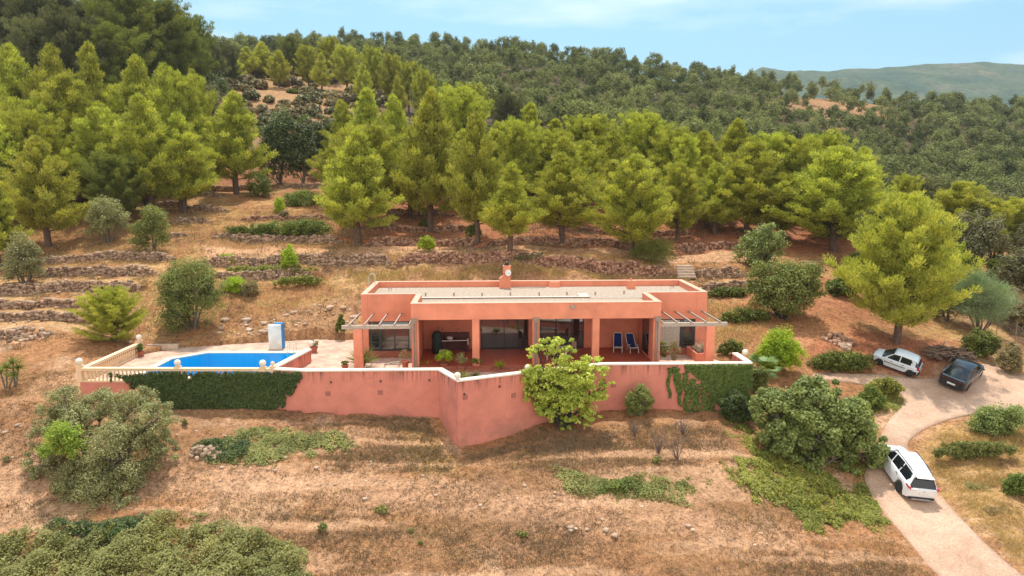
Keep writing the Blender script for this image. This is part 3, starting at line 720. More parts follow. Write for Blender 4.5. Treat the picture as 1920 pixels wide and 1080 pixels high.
# ------------------------------------------------------------------ retaining wall of the terrace with white coping
TW = empty('retaining_wall', (A4[0], A4[1], -3.4), 'tall salmon terrace retaining wall with white coping and a projecting corner', 'wall')
wc = TW.location
def wallstrip(mb, pts, t, z0, z1, off=0):
    """wall of thickness t going inward (left of the walking direction reversed)"""
    P_ = [np.array(p, float) for p in pts]; n = len(P_); inn = []; out = []
    for i in range(n):
        d1 = (P_[i]-P_[i-1]) if i > 0 else (P_[1]-P_[0]); d2 = (P_[i+1]-P_[i]) if i < n-1 else (P_[-1]-P_[-2])
        d1 = d1/np.linalg.norm(d1); d2 = d2/np.linalg.norm(d2); n1 = np.array([-d1[1], d1[0]]); n2 = np.array([-d2[1], d2[0]]); m_ = n1+n2; m_ = m_/np.linalg.norm(m_); s = 1/max(.35, m_.dot(n1))
        inn.append(P_[i]+m_*s*(t+off)); out.append(P_[i]-m_*s*off)
    vs = []
    for p in (out, inn):
        for q in p: vs.append((q[0]-wc[0], q[1]-wc[1], z0-wc[2]))
        for q in p: vs.append((q[0]-wc[0], q[1]-wc[1], z1-wc[2]))
    f = []
    for i in range(n-1):
        f += [(i, i+1, n+i+1, n+i), (2*n+i+1, 2*n+i, 3*n+i, 3*n+i+1), (n+i, n+i+1, 3*n+i+1, 3*n+i), (i+1, i, 2*n+i, 2*n+i+1)]
    f += [(0, n, 3*n, 2*n), (n-1, 2*n+n-1, 3*n+n-1, 2*n-1)]
    mb.add(vs, f)
wl = MB(); wallstrip(wl, [A0, A1], .3, -5, -.28); wallstrip(wl, [A1, A2, A3, A4, A5, A6, A7], .3, -6, ZT-.1); wallstrip(wl, [A7, (B7[0], B7[1]+.3)], .3, -5, ZT-.1)
wallstrip(wl, [(B0[0]-.0, B0[1]+.3), A0], .3, -4, -.28)
D0 = wp(583, 654, ZT); D1 = (A1[0]+.05, A1[1]+.3); wallstrip(wl, [D1, D0], .3, -.4, ZT-.1)
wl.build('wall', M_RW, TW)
cpn = MB(); wallstrip(cpn, [A1, A2, A3, A4, A5, A6, A7], .3, ZT-.1, ZT, .05); wallstrip(cpn, [(A7[0]-.0, A7[1]+.4), (B7[0], B7[1]+.3)], .3, ZT-.1, ZT+.003, .05); wallstrip(cpn, [(D1[0], D1[1]+.1), D0], .3, ZT-.1, ZT+.003, .06)
cpn.build('coping', M_WHITE, TW, bevel=.015)
for (p, r) in ((A4, .19), (wp(583, 650, ZT), .17), (wp(1399, 668, ZT), .19), (A5, .17)):
    k = MB(); k.lathe([(.09, 0), (.06, .05)], (0, 0, 0), 10); k.ball((0, 0, .05+r*.93), r, 14); k.build('ball_finial', M_WHITE, TW, loc=(p[0]-wc[0]-.02, p[1]-wc[1]+.17, ZT-wc[2]), smooth=True)
# drain spouts and square vents on the outer face
def onwall(u, v):
    """point of the wall face seen at that pixel"""
    pts = [A0, A1, A2, A3, A4, A5, A6, A7]; d = ray(u, v)
    for i in range(len(pts)-1):
        (ax, ay), (bx, by) = pts[i], pts[i+1]
        den = d[0]*(by-ay)-d[1]*(bx-ax)
        s = (d[1]*ax-d[0]*ay)/den
        if 0 <= s <= 1:
            x = ax+(bx-ax)*s; y = ay+(by-ay)*s; return x, y, ZC+d[2]*y/d[1], math.atan2(by-ay, bx-ax)
for (u, v) in ((621,716),(714,714),(805,712),(870,738),(936,724)):
    q = onwall(u, v); k = MB(); k.tube([(0, .02, 0), (0, -.10, -.02)], .05, 8); k.build('drain_spout', M_FRAME, TW, loc=(q[0]-wc[0], q[1]-wc[1], q[2]-wc[2]), rz=q[3])
M_VENT = flat('vent_plate', (.40, .15, .11), .8)
for (u, v) in ((615,738),(713,736),(963,741),(1150,722),(872,745)):
    q = onwall(u, v); k = MB(); k.box(-.15, .15, -.015, .01, -.14, .14)
    for i in range(4): k.box(-.13, .13, -.025, -.015, -.11+i*.06, -.085+i*.06)
    k.build('vent_grille', M_VENT, TW, loc=(q[0]-wc[0], q[1]-wc[1], q[2]-wc[2]), rz=q[3])
# ------------------------------------------------------------------ balustrade round the pool
BA = empty('balustrade', (A0[0], A0[1], -.28), 'cream stone balustrade with turned balusters around the pool deck', 'balustrade')
b0 = BA.location
prof = [(.045, 0), (.06, .03), (.04, .07), (.075, .2), (.07, .28), (.035, .40), (.05, .46), (.045, .5)]
bal = MB(); bal.lathe(prof, n=8); bmesh0 = None
def run(p, q, skip=.25, sp_=.24):
    global bmesh0
    p = np.array(p); q = np.array(q); L_ = np.linalg.norm(q-p); d = (q-p)/L_; a = math.atan2(d[1], d[0])
    rl = MB(); rl.box(0, L_, -.12, .12, 0, .1); rl.build('plinth', M_CREAM, BA, loc=(p[0]-b0[0], p[1]-b0[1], 0.0), rz=a)
    rl = MB(); rl.box(0, L_, -.14, .14, .62, .74); rl.box(0, L_, -.16, .16, .74, .80); rl.build('rail', M_CREAM, BA, loc=(p[0]-b0[0], p[1]-b0[1], .07), rz=a, bevel=.02)
    n = int((L_-2*skip)/sp_)
    for i in range(n):
        s = skip+(i+.5)*sp_; loc = (p[0]+d[0]*s-b0[0], p[1]+d[1]*s-b0[1], .12)
        if bmesh0 is None: bmesh0 = bal.build('baluster', M_CREAM, BA, loc=loc, smooth=True); bmesh0.scale = (1, 1, 1.14)
        else:
            o = bmesh0.copy(); COL.objects.link(o); o.location = loc
in_ = .15
run((A0[0], A0[1]+in_), (A1[0], A1[1]+in_)); run((A0[0]+in_, A0[1]+.3), (B0[0]+in_, B0[1]))
def post(p, ball=True, h=1.02, r=.2, bm=M_WHITE):
    k = MB(); k.box(-.15, .15, -.15, .15, 0, h-.08); k.box(-.18, .18, -.18, .18, h-.08, h); po_ = k.build('post', M_CREAM, BA, loc=(p[0]-b0[0], p[1]-b0[1], 0), bevel=.015)
    if ball: k = MB(); k.lathe([(.08, 0), (.05, .04)]); k.ball((0, 0, .03+r), r, 14); k.build('ball_finial', bm, po_, loc=(0, 0, h), smooth=True)
post((A0[0]-.02, A0[1]+.15)); post((B0[0]+.15, B0[1]+.2), r=.19); post(wp(493, 690, .6), h=.95, r=.2) ; 
pq = wp(331, 690, .6); post((pq[0]+.0, A0[1]+.15), h=.95, r=.19); pq = wp(511, 690, .6); post((pq[0], A1[1]+.18), h=1.0, r=.12, bm=M_CREAM)
# ------------------------------------------------------------------ pool
SP = empty('swimming_pool', (-19, 43.5, -.3), 'turquoise blue swimming pool with pale stone rim and corner steps', 'swimming pool')
pc = SP.location
def loc2(P_): return [(p[0]-pc[0], p[1]-pc[1]) for p in P_]
def ringmb(mb, outer, inner, z0, z1):
    n = len(outer); vs = [(p[0], p[1], z) for P_ in (outer, inner) for z in (z0, z1) for p in P_]
    f = []
    for i in range(n):
        j = (i+1) % n
        f += [(i, j, n+j, n+i), (2*n+j, 2*n+i, 3*n+i, 3*n+j), (n+i, n+j, 3*n+j, 3*n+i)]
    mb.add(vs, f)
pp = np.array(loc2(poolpoly)); pcn = pp.mean(0)
def grow(P_, q):
    n = len(P_); out = []
    for i in range(n):
        a, b, c = P_[i-1], P_[i], P_[(i+1) % n]; d1 = (b-a)/np.linalg.norm(b-a); d2 = (c-b)/np.linalg.norm(c-b)
        n1 = np.array([d1[1], -d1[0]]); n2 = np.array([d2[1], -d2[0]]); m_ = n1+n2; m_ /= np.linalg.norm(m_); out.append(b+m_*q/m_.dot(n1))
    return np.array(out)
rim = MB(); ringmb(rim, grow(pp, .38), grow(pp, -.04), -.02, .045); rim.build('rim', flat('pool_rim', (.80, .66, .48), .8, var=.08, scale=5), SP)
sh = MB(); n5 = 5; vs = [(p[0], p[1], .0) for p in pp]+[(p[0], p[1], -1.6) for p in pp]; sh.add(vs, [(i, 5+i, 5+(i+1) % 5, (i+1) % 5) for i in range(5)]+[(5, 6, 7, 8, 9)])
M_PT, n, b, o = newmat('pool_tile'); g = n.nodes.new('ShaderNodeNewGeometry'); t = n.nodes.new('ShaderNodeTexBrick'); n.links.new(g.outputs['Position'], t.inputs[0]); t.inputs['Scale'].default_value = 9
t.inputs['Color1'].default_value = (.0, .40, .74, 1); t.inputs['Color2'].default_value = (.0, .46, .80, 1); t.inputs['Mortar'].default_value = (.02, .55, .84, 1); n.links.new(t.outputs[0], b.inputs['Base Color'])
sh.build('basin', M_PT, SP)
st = MB()
for i in range(4): st.box(PW['x1']-pc[0]-1.5+.35*i, PW['x1']-pc[0]-.01, PW['y1']-pc[1]-1.9, PW['y1']-pc[1]-.01, -1.6, -1.35+.3*i)
st.build('steps', flat('pool_step', (.25, .62, .85), .6), SP)
wt = MB(); wt.add([(p[0], p[1], -.035) for p in grow(pp, -.002)], [(0, 1, 2, 3, 4)])
mw = bpy.data.materials.new('pool_water'); mw.use_nodes = True; n = mw.node_tree; n.nodes.clear(); o = n.nodes.new('ShaderNodeOutputMaterial')
gl = n.nodes.new('ShaderNodeBsdfGlossy'); gl.inputs['Roughness'].default_value = .03; tr = n.nodes.new('ShaderNodeBsdfTransparent'); tr.inputs[0].default_value = (.30, .97, 1, 1)
fr = n.nodes.new('ShaderNodeFresnel'); fr.inputs[0].default_value = 1.33; s = n.nodes.new('ShaderNodeMixShader')
bp = n.nodes.new('ShaderNodeBump'); bp.inputs['Strength'].default_value = .5; bp.inputs['Distance'].default_value = .04; n.links.new(noise(n, 2.5, 3), bp.inputs['Height'])
n.links.new(bp.outputs[0], gl.inputs['Normal']); n.links.new(bp.outputs[0], fr.inputs['Normal'])
n.links.new(math_(n, 'MULTIPLY', fr.outputs[0], .40), s.inputs[0]); n.links.new(tr.outputs[0], s.inputs[1]); n.links.new(gl.outputs[0], s.inputs[2]); n.links.new(s.outputs[0], o.inputs[0])
wt.build('water', mw, SP)
k = MB()
for dx in (-.22, .22): k.tube([(dx, -.12, -.5), (dx, -.12, .35), (dx, .0, .6), (dx, .22, .7), (dx, .42, .55), (dx, .42, 0)], .022, 8)
for z in (-.4, -.15): k.tube([(-.22, -.12, z), (.22, -.12, z)], .02)
xx, yy = wp(537, 664, -.3); lad = k.build('pool_ladder', M_STEEL, None, loc=(-15.45, 46.55, -.3), smooth=True); tag(lad, 'steel hoop ladder at the far right corner of the pool', 'pool ladder')
# ------------------------------------------------------------------ shower block
p = PZ(518, 657, -.3); SH = empty('outdoor_shower', (p[0], p[1]+.3, -.3), 'white shower wall with a blue tiled side beside the pool', 'outdoor shower')
k = MB(); k.box(-.62, .32, 0, .22, 0, 1.78); k.build('wall', flat('shower_white', (.80, .74, .66), .85, var=.15, scale=2), SH, bevel=.01)
k = MB(); k.box(.325, .39, -.02, .50, 0, 1.88); k.box(-.3, .325, .222, .50, 1.72, 1.86); k.box(-.3, .325, .44, .50, 0, 1.72); k.build('blue_screen', M_BLUE, SH)
k = MB(); k.box(-.7, .45, -.15, 1.05, 0, .035); k.build('tray', M_SLAB, SH)
# ------------------------------------------------------------------ pergolas
def pergola(sgn, label):
    xb = 0 if sgn < 0 else 15.75
    e = empty('pergola', (HO[0], HO[1], -.3), label, 'pergola', rz=HA)
    if sgn < 0: cxp, x0, x1 = -3.35, -4.35, -.02
    else: cxp, x0, x1 = 19.0, 15.77, 20.1
    k = MB(); k.box(cxp-.27, cxp+.27, .02, .5, 0, 2.72); k.box(cxp-.31, cxp+.31, -.02, .54, 0, .18); k.build('column', M_W, e, bevel=.015)
    k = MB(); k.box(x0, x1, .14, .34, 2.722, 2.96); k.build('beam', M_WOODG, e, bevel=.01)
    for i in range(5):
        x = (x1-.1-i*.93) if sgn < 0 else (x0+.1+i*.93)
        k = MB(); k.box(x-.04, x+.04, .0, 3.8, 2.963, 3.07); k.build('rafter', M_WOODL, e, bevel=.005)
pergola(-1, 'weathered timber pergola at the left end of the villa'); pergola(1, 'weathered timber pergola at the right end of the villa')
# ------------------------------------------------------------------ loungers
def lounger(loc, rz, label):
    e = empty('lounge_chair', loc, label, 'lounge chair', 'reclining chairs on the right porch', rz)
    f = MB()
    for s in (-.29, .29):
        f.tube([(s, -.55, .36), (s, .1, .33), (s*.95, .75, 1.02)], .032, 6); f.tube([(s, -.55, .36), (s, -.62, 0)], .03, 6); f.tube([(s, -.1, .34), (s, .5, 0)], .03, 6); f.tube([(s, .1, .33), (s, -.15, .5), (s, -.45, .56), (s, -.5, .36)], .028, 6)
    f.tube([(-.29, -.55, .36), (.29, -.55, .36)], .032); f.tube([(-.275, .75, 1.02), (-.2, .8, 1.08), (.2, .8, 1.08), (.275, .75, 1.02)], .032); f.tube([(-.29, .5, .03), (.29, .5, .03)], .025)
    f.build('frame', M_WPL, e, smooth=True)
    s = MB(); s.add([(-.26, -.53, .38), (.26, -.53, .38), (.26, .1, .35), (-.26, .1, .35), (-.26, -.53, .35), (.26, -.53, .35), (.26, .1, .32), (-.26, .1, .32)], [(0, 1, 2, 3), (7, 6, 5, 4), (0, 4, 5, 1), (1, 5, 6, 2), (2, 6, 7, 3), (3, 7, 4, 0)]); s.build('seat', M_NAVY, e)
    s = MB(); s.add([(-.26, .09, .35), (.26, .09, .35), (.25, .75, 1.05), (-.25, .75, 1.05), (-.26, .12, .33), (.26, .12, .33), (.25, .78, 1.03), (-.25, .78, 1.03)], [(0, 1, 2, 3), (7, 6, 5, 4), (0, 4, 5, 1), (1, 5, 6, 2), (2, 6, 7, 3), (3, 7, 4, 0)]); s.build('backrest', M_NAVY, e)
for u, v, lb in ((1160, 660, 'left one of the two navy and white reclining chairs on the porch'), (1187, 661, 'right one of the two navy and white reclining chairs on the porch')):
    q = PZ(u, v, 0); lounger((q[0], q[1]+.45, 0), R(6 if u > 1170 else -8), lb)
# ------------------------------------------------------------------ porch furniture
def lw(x, y, z=0): a = hw(x, y); return (a[0], a[1], z)
e = empty('sink_unit', lw(2.6, 4.0), 'dark stone sink counter with a white towel rail against the porch wall', 'sink unit', rz=HA)
k = MB(); k.box(-.95, .95, -.3, .45, .75, .85); k.box(-.9, .9, .35, .45, .85, 1.25); k.box(-.9, -.7, -.2, .4, 0, .75); k.box(.7, .9, -.2, .4, 0, .75); k.box(-.7, .7, .3, .4, 0, .75); k.build('counter', M_BENCHW, e)
k = MB(); k.tube([(-1.05, -.42, 0), (-1.05, -.42, 1.0)], .035); k.tube([(.85, -.42, .55), (.85, -.42, 1.0)], .035); k.tube([(-1.05, -.42, .82), (.85, -.42, .86)], .03); k.build('rail', M_WPL, e)
k = MB(); k.tube([(.2, .3, 1.25), (.2, .3, 1.5), (.2, .1, 1.55), (.2, .05, 1.45)], .025); k.build('tap', M_STEEL, e, smooth=True)
k = MB(); k.lathe([(.14, 0), (.2, .02), (.22, .14), (.2, .14), (.17, .04)], (-.4, 0, .85), 12); k.build('bowl', M_WPL, e)
e = empty('barbecue', lw(1.35, 3.6), 'barbecue under a dark green cover beside the sink', 'barbecue', rz=HA)
k = MB(); k.lathe([(.34, 0), (.36, .3), (.33, .9), (.38, 1.1), (.33, 1.35), (.18, 1.5), (.02, 1.53)], n=12); ob = k.build('cover', M_DKGREEN, e, smooth=True)
k = MB(); k.tube([(.05, .2, 1.5), (.1, .3, 1.85)], .015); k.tube([(.32, .1, 1.3), (.4, .3, 1.8)], .015); k.build('tool_handles', M_FRAME, e)
e = empty('crate', lw(1.75, 3.1), 'small white plastic crate on the porch floor beside the barbecue', 'crate')
k = MB(); k.box(-.22, .22, -.15, .15, 0, .03); k.box(-.22, .22, -.15, -.12, .03, .3); k.box(-.22, .22, .12, .15, .03, .3); k.box(-.22, -.19, -.12, .12, .03, .3); k.box(.19, .22, -.12, .12, .03, .3); k.build('body', M_WPL, e)
k = MB(); k.box(-.1, .1, -.1, .1, .04, .36); k.build('contents', flat('grey_cloth', (.4, .38, .36), .9), e)
def chair(loc, rz, label, mt, cat='chair', grp=None):
    e = empty('chair', loc, label, cat, grp, rz)
    k = MB(); k.box(-.25, .25, -.24, .24, .42, .48); k.build('seat', mt, e, bevel=.02)
    k = MB(); k.box(-.25, .25, .2, .26, .5, .95); k.build('backrest', mt, e, bevel=.02)
    for sx in (-.22, .22):
        for sy in (-.21, .21): k = MB(); k.tube([(sx, sy, .42), (sx*1.1, sy*1.1, 0)], .022); k.build('leg', mt, e)
chair(lw(7.35, 3.4), R(70), 'dark chair at the right end of the left glass door', flat('dark_chair', (.05, .03, .025), .6))
chair(lw(10.4, 2.6), R(-60), 'pale cushioned chair at the patio table in the porch', flat('pale_cushion', (.5, .36, .28), .9))
e = empty('patio_table', lw(9.3, 1.7), 'white metal patio table in the porch behind the bright leafy tree', 'table')
k = MB(); k.box(-.7, .7, -.45, .45, .70, .74); k.build('tabletop', M_WPL, e, bevel=.01)
for sx in (-.62, .62):
    for sy in (-.38, .38): k = MB(); k.tube([(sx, sy, .70), (sx, sy, 0)], .025); k.build('leg', M_WPL, e)
# indoor stool with white crossed legs seen through the left door
# planks leaning on the left terrace
for i, (u, v) in enumerate(((742, 683), (752, 681))):
    q = PZ(u, v, -.3); k = MB(); k.box(-.75, .75, -.1, .1, 0, .04); o = k.build('plank', M_WOODL, None, loc=(q[0], q[1], -.29+i*.06), rz=R(8+9*i)); tag(o, ['lower of two weathered planks lying beside the clay pot', 'upper of two weathered planks lying beside the clay pot'][i], 'plank', 'planks on the left terrace')
# rendered kerb block behind the pool
q = PZ(308, 656, -.3); k = MB(); k.box(-1.15, 1.0, -.1, .12, 0, .42); o = k.build('low_wall', flat('dirty_render', (.52, .40, .31), .9, var=.25, scale=4), None, loc=(q[0], q[1], -.3), rz=R(3), bevel=.01); tag(o, 'low dirty concrete wall behind the pool deck', 'wall')
# planter box at the right terrace
PX = PZ(1320, 679, -.3)
e = empty('planter_box', (PX[0], PX[1], -.3), 'red brick planter box holding dry plants by the right pergola column', 'planter', rz=R(3))
k = MB(); k.box(-.55, .5, 0, .12, 0, .6); k.box(-.55, .5, 2.0, 2.12, 0, .6); k.box(-.55, -.43, .12, 2.0, 0, .6); k.box(.38, .5, .12, 2.0, 0, .6); k.build('box', M_W, e)
k = MB(); k.box(-.43, .38, .12, 2.0, 0, .52); k.build('soil', flat('potting_soil', (.12, .07, .045), .95), e)
PLBOX = e
# stone steps in the grey wall right of the villa
q = G(1300, 508); e = empty('stone_steps', (q[0]-.9, q[1]-1.3, q[2]-.6), 'short flight of stone steps in the wall right of the villa roof', 'steps')
for i in range(5): k = MB(); k.box(-.8+.05*i, .85, i*.33, i*.33+.4, i*.2, i*.2+.2); k.build('step', flat('step_stone', (.46, .34, .26), .9, var=.2), e, bevel=.02)
# ================================================================== FOLIAGE TOOLS
def unit(a): return a/np.maximum(1e-9, np.linalg.norm(a, axis=-1, keepdims=True))
def rdir(rng, n): return unit(rng.normal(size=(n, 3)))
def needles(Pt, D, Ln, W, rng):
    n = len(Pt); s = unit(np.cross(D, rdir(rng, n))); Ln = Ln*rng.uniform(.7, 1.3, (n, 1))
    V = np.stack([Pt-s*W/2, Pt+s*W/2, Pt+D*Ln], 1).reshape(-1, 3); F = np.arange(3*n).reshape(-1, 3)
    return V, F, np.repeat(rng.rand(n), 3)
def leafq(Pt, N, S, rng, asp=.5):
    n = len(Pt); t = unit(np.cross(N, rdir(rng, n))); b = np.cross(N, t); S = S*rng.uniform(.65, 1.3, (n, 1))
    V = np.stack([Pt-t*S*.5, Pt-b*S*asp*.5, Pt+t*S*.5+N*S*.08, Pt+b*S*asp*.5], 1).reshape(-1, 3)
    return V, np.arange(4*n).reshape(-1, 4), np.repeat(rng.rand(n), 4)
M_BARK = flat('pine_bark', (.13, .08, .055), .95, var=.4, scale=6)
M_BARKO = flat('olive_bark', (.16, .13, .10), .95, var=.3, scale=6)
M_BARKG = flat('grey_bark', (.30, .25, .20), .9, var=.25, scale=6)
M_BARKD = flat('dark_bark', (.045, .035, .03), .95, var=.3, scale=6)
PINE1 = foliage('pine_needles', (.12, .145, .022), (.66, .65, .10), .28, objvar=.3)
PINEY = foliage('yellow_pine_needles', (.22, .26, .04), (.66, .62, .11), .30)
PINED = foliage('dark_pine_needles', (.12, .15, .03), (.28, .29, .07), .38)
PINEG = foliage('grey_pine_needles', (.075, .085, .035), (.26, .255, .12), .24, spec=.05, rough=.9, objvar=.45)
PINEB = foliage('far_pine_needles', (.07, .08, .03), (.27, .27, .105), .22, spec=.05, rough=.9, objvar=.45)
OAK = foliage('evergreen_oak_leaves', (.05, .07, .018), (.20, .23, .07), .25, spec=.5)
OAKG = foliage('grey_oak_leaves', (.09, .09, .035), (.28, .26, .12), .2)
OLIVE = foliage('olive_leaves', (.15, .15, .05), (.50, .47, .20), .25, tcol=(1.05, 1.1, .7), spec=.4)
OLIVEG = foliage('green_olive_leaves', (.12, .14, .03), (.34, .35, .10), .3)
FIG = foliage('fig_leaves', (.09, .125, .025), (.38, .41, .12), .3, spec=.4)
PERS = foliage('bright_leaves', (.28, .38, .03), (.80, .82, .18), .4, spec=.45)
IVY = foliage('ivy_leaves', (.02, .04, .01), (.12, .16, .03), .2, objvar=0, spec=.35)
HEDGE = foliage('hedge_leaves', (.06, .085, .015), (.28, .31, .06), .3)
BRIGHT = foliage('lime_leaves', (.22, .33, .015), (.50, .55, .05), .45)
SCRUB = foliage('scrub_leaves', (.17, .13, .055), (.38, .30, .15), .25)
BRAMBLE = foliage('bramble_leaves', (.09, .11, .025), (.47, .44, .15), .3, objvar=0)
COVER = foliage('cover_leaves', (.10, .125, .02), (.47, .44, .09), .3, objvar=0)
DRYG = foliage('dry_grass', (.30, .19, .07), (.60, .43, .20), .25, objvar=.1)
DRYW = foliage('dry_weeds', (.16, .10, .06), (.36, .25, .15), .2, objvar=.1)
TAM = foliage('feathery_leaves', (.15, .20, .10), (.34, .40, .24), .35)
def clumpcloud(cent, rad, per, rng, kind, size, flatz=.6, out=None, asp=.5, W=.04, up=.8):
    n = len(cent)*per; C = np.repeat(cent, per, 0); Rr = np.repeat(rad, per)[:, None]
    o = rdir(rng, n)*(rng.rand(n, 1)**.42); off = o*Rr*np.array([1, 1, flatz]); Pt = C+off
    if kind == 'needle':
        D = unit(off/Rr+np.array([0, 0, up])+(0 if out is None else np.repeat(out, per, 0)*.4)+rng.normal(size=(n, 3))*.35)
        return needles(Pt, D, size, W, rng)
    N = unit(o+np.array([0, 0, .7])+rng.normal(size=(n, 3))*.6); return leafq(Pt, N, size, rng, asp)
def cat(parts):
    V = []; F = []; T = []; k = 0
    for v, f, t in parts: V.append(v); F.append(f+k); T.append(t); k += len(v)
    return np.concatenate(V), np.concatenate(F), np.concatenate(T)
# ------------------------------------------------------------------ pine templates
def pine_tpl(seed, H=10., Rr=2.6, t0=.13, shape='cone', nb=92, per=76, needle=.21, wN=.06, rc=.31, sweep=.5, drop=.0):
    rng = np.random.RandomState(seed); lean = rng.uniform(-.03, .03, 2)
    def tr(t): return np.array([lean[0]*H*t*t+.08*math.sin(t*5+seed), lean[1]*H*t*t+.08*math.cos(t*4+seed), t*H])
    tk = MB(); ts = np.linspace(0, .97, 9); tk.tube([tr(t)-(np.array([0, 0, .4]) if t == 0 else 0) for t in ts], [.20*(1-t)**.8*H/10+.02 for t in ts], 7)
    C = []; Rd = []; O = []
    for i in range(nb):
        t = t0+(1-t0)*((i+.5)/nb)**.92; az = i*2.39996+rng.uniform(-.35, .35); tt = (t-t0)/(1-t0)
        if shape == 'cone': pr = ((1-tt)**.85+.06)*min(1, tt/.12+.5)
        elif shape == 'round': pr = math.sqrt(max(0, 1-(2*max(tt, .0)-.75)**2/1.6))*(1 if tt < .85 else .85)
        elif shape == 'wide': pr = ((1-tt)**.65+.05)*min(1, tt/.2+.4)
        else: pr = (.55+.45*math.sin(tt*9+seed))*(1-tt)**.55
        Lb = Rr*pr*rng.choice([.7, .85, 1.0, 1.08, 1.18]); el = R(20+sweep*85*tt+rng.uniform(-12, 14))
        p0 = tr(t); d = np.array([math.cos(az)*math.cos(el), math.sin(az)*math.cos(el), math.sin(el)]); side = np.array([-math.sin(az), math.cos(az), 0])
        curve = lambda s: p0+d*Lb*s+np.array([0, 0, 1])*Lb*(.26*s*s-drop*s)
        tk.tube([curve(0), curve(.4), curve(.75), curve(.98)], [.045*(1-t)+.02, .035*(1-t)+.014, .018, .008], 4, cap=False)
        m = max(2, int(Lb/.40)+1)
        for s in np.linspace(.38 if Lb > 1.2 else .5, 1, m):
            lat = Lb*.24*(1.15-s)*rng.uniform(-1, 1)
            for q in ((lat,) if s > .8 else (lat, -lat*.9+rng.uniform(-.15, .15))):
                C.append(curve(s)+side*q+rng.normal(size=3)*.07); Rd.append(rc*rng.uniform(.7, 1.2)*(1.08-.25*tt)); O.append(d)
    for s in (.88, .92, .96, 1.0, 1.04): C.append(tr(s)); Rd.append(rc*.6); O.append(np.array([0, 0, 1.]))
    v, f, t = clumpcloud(np.array(C), np.array(Rd), per, rng, 'needle', needle, 1.15, np.array(O), W=wN, up=1.1)
    # per clump tint variation, so that shoots read in light and dark tufts
    ct = np.repeat(rng.rand(len(C)), per*3); t = np.clip(t*.5+ct*.5, 0, 1)
    return (v, f, t), tk
TPL = {}
def reg_tpl(name, leafdata, tk):
    TPL[name] = (leafdata, tk, {})
for i, (nm, kw) in enumerate({
    'coneA': dict(seed=1, shape='cone', Rr=2.75), 'coneB': dict(seed=2, shape='cone', Rr=3.1, nb=88), 'coneC': dict(seed=5, shape='cone', Rr=2.5, nb=80, t0=.18, sweep=.6),
    'wideA': dict(seed=3, shape='wide', Rr=3.4, nb=104), 'wideB': dict(seed=8, shape='wide', Rr=3.6, nb=104, t0=.12), 'fullA': dict(seed=31, shape='wide', Rr=3.9, t0=.13, nb=120, sweep=.42), 'bushA': dict(seed=14, shape='round', Rr=4.6, t0=.03, nb=110), 'roundA': dict(seed=4, shape='round', Rr=3.2, t0=.18, nb=92),
    'roundB': dict(seed=9, shape='round', Rr=3.3, t0=.24, nb=84), 'ragA': dict(seed=6, shape='rag', Rr=3.2, nb=60, t0=.2)}.items()):
    ld, tk = pine_tpl(**kw); reg_tpl(nm, ld, tk)
SHARE = {}
def place_tree(tpl, mat, bark, loc, H, W, label, cat_='tree', group=None, rz=0, H0=10., W0=6., name='pine_tree'):
    e = empty(name, loc, label, cat_, group, rz); e.scale = (W/W0, W/W0, H/H0)
    key = (tpl, mat.name)
    if key not in SHARE:
        ld, tk, _ = TPL[tpl]; a = npmesh('crown', *ld[:2], mat, tint=ld[2])
        b = bpy.data.meshes.new('trunk'); b.from_pydata(tk.v, [], tk.f); b.materials.append(bark); b.polygons.foreach_set('use_smooth', [True]*len(tk.f)); SHARE[key] = (a, b)
    a, b = SHARE[key]; link('crown', a, e); link('trunk', b, e); return e
def tw(tpl):   # real width of a template crown
    v = TPL[tpl][0][0]; return float(np.percentile(np.hypot(v[:, 0], v[:, 1]), 98.5)*2)
WID = {k: tw(k) for k in TPL}; HGT = {k: float(TPL[k][0][0][:, 2].max()) for k in TPL}
prng = random.Random(5)
def pine(u, vt, Y, wpx, tpl, mat, label, vb=None, group=None):
    """tree whose top is seen at (u,vt); base at ground at depth Y (or at pixel vb)"""
    if vb is not None: x, y, z = G(u, vb)
    else: d = ray(u, vt); x = d[0]/d[1]*Y; y = Y; z = zat(x, y)
    top = P(u, vt, y)[2]; H_ = max(1.2, top-z); k = FPX/(y*cp+8*sp); W = wpx/k
    return place_tree(tpl, mat, M_BARK, (x, y, z-.05), H_, W, label, 'pine tree', group, prng.uniform(0, 6.28), HGT[tpl], WID[tpl])
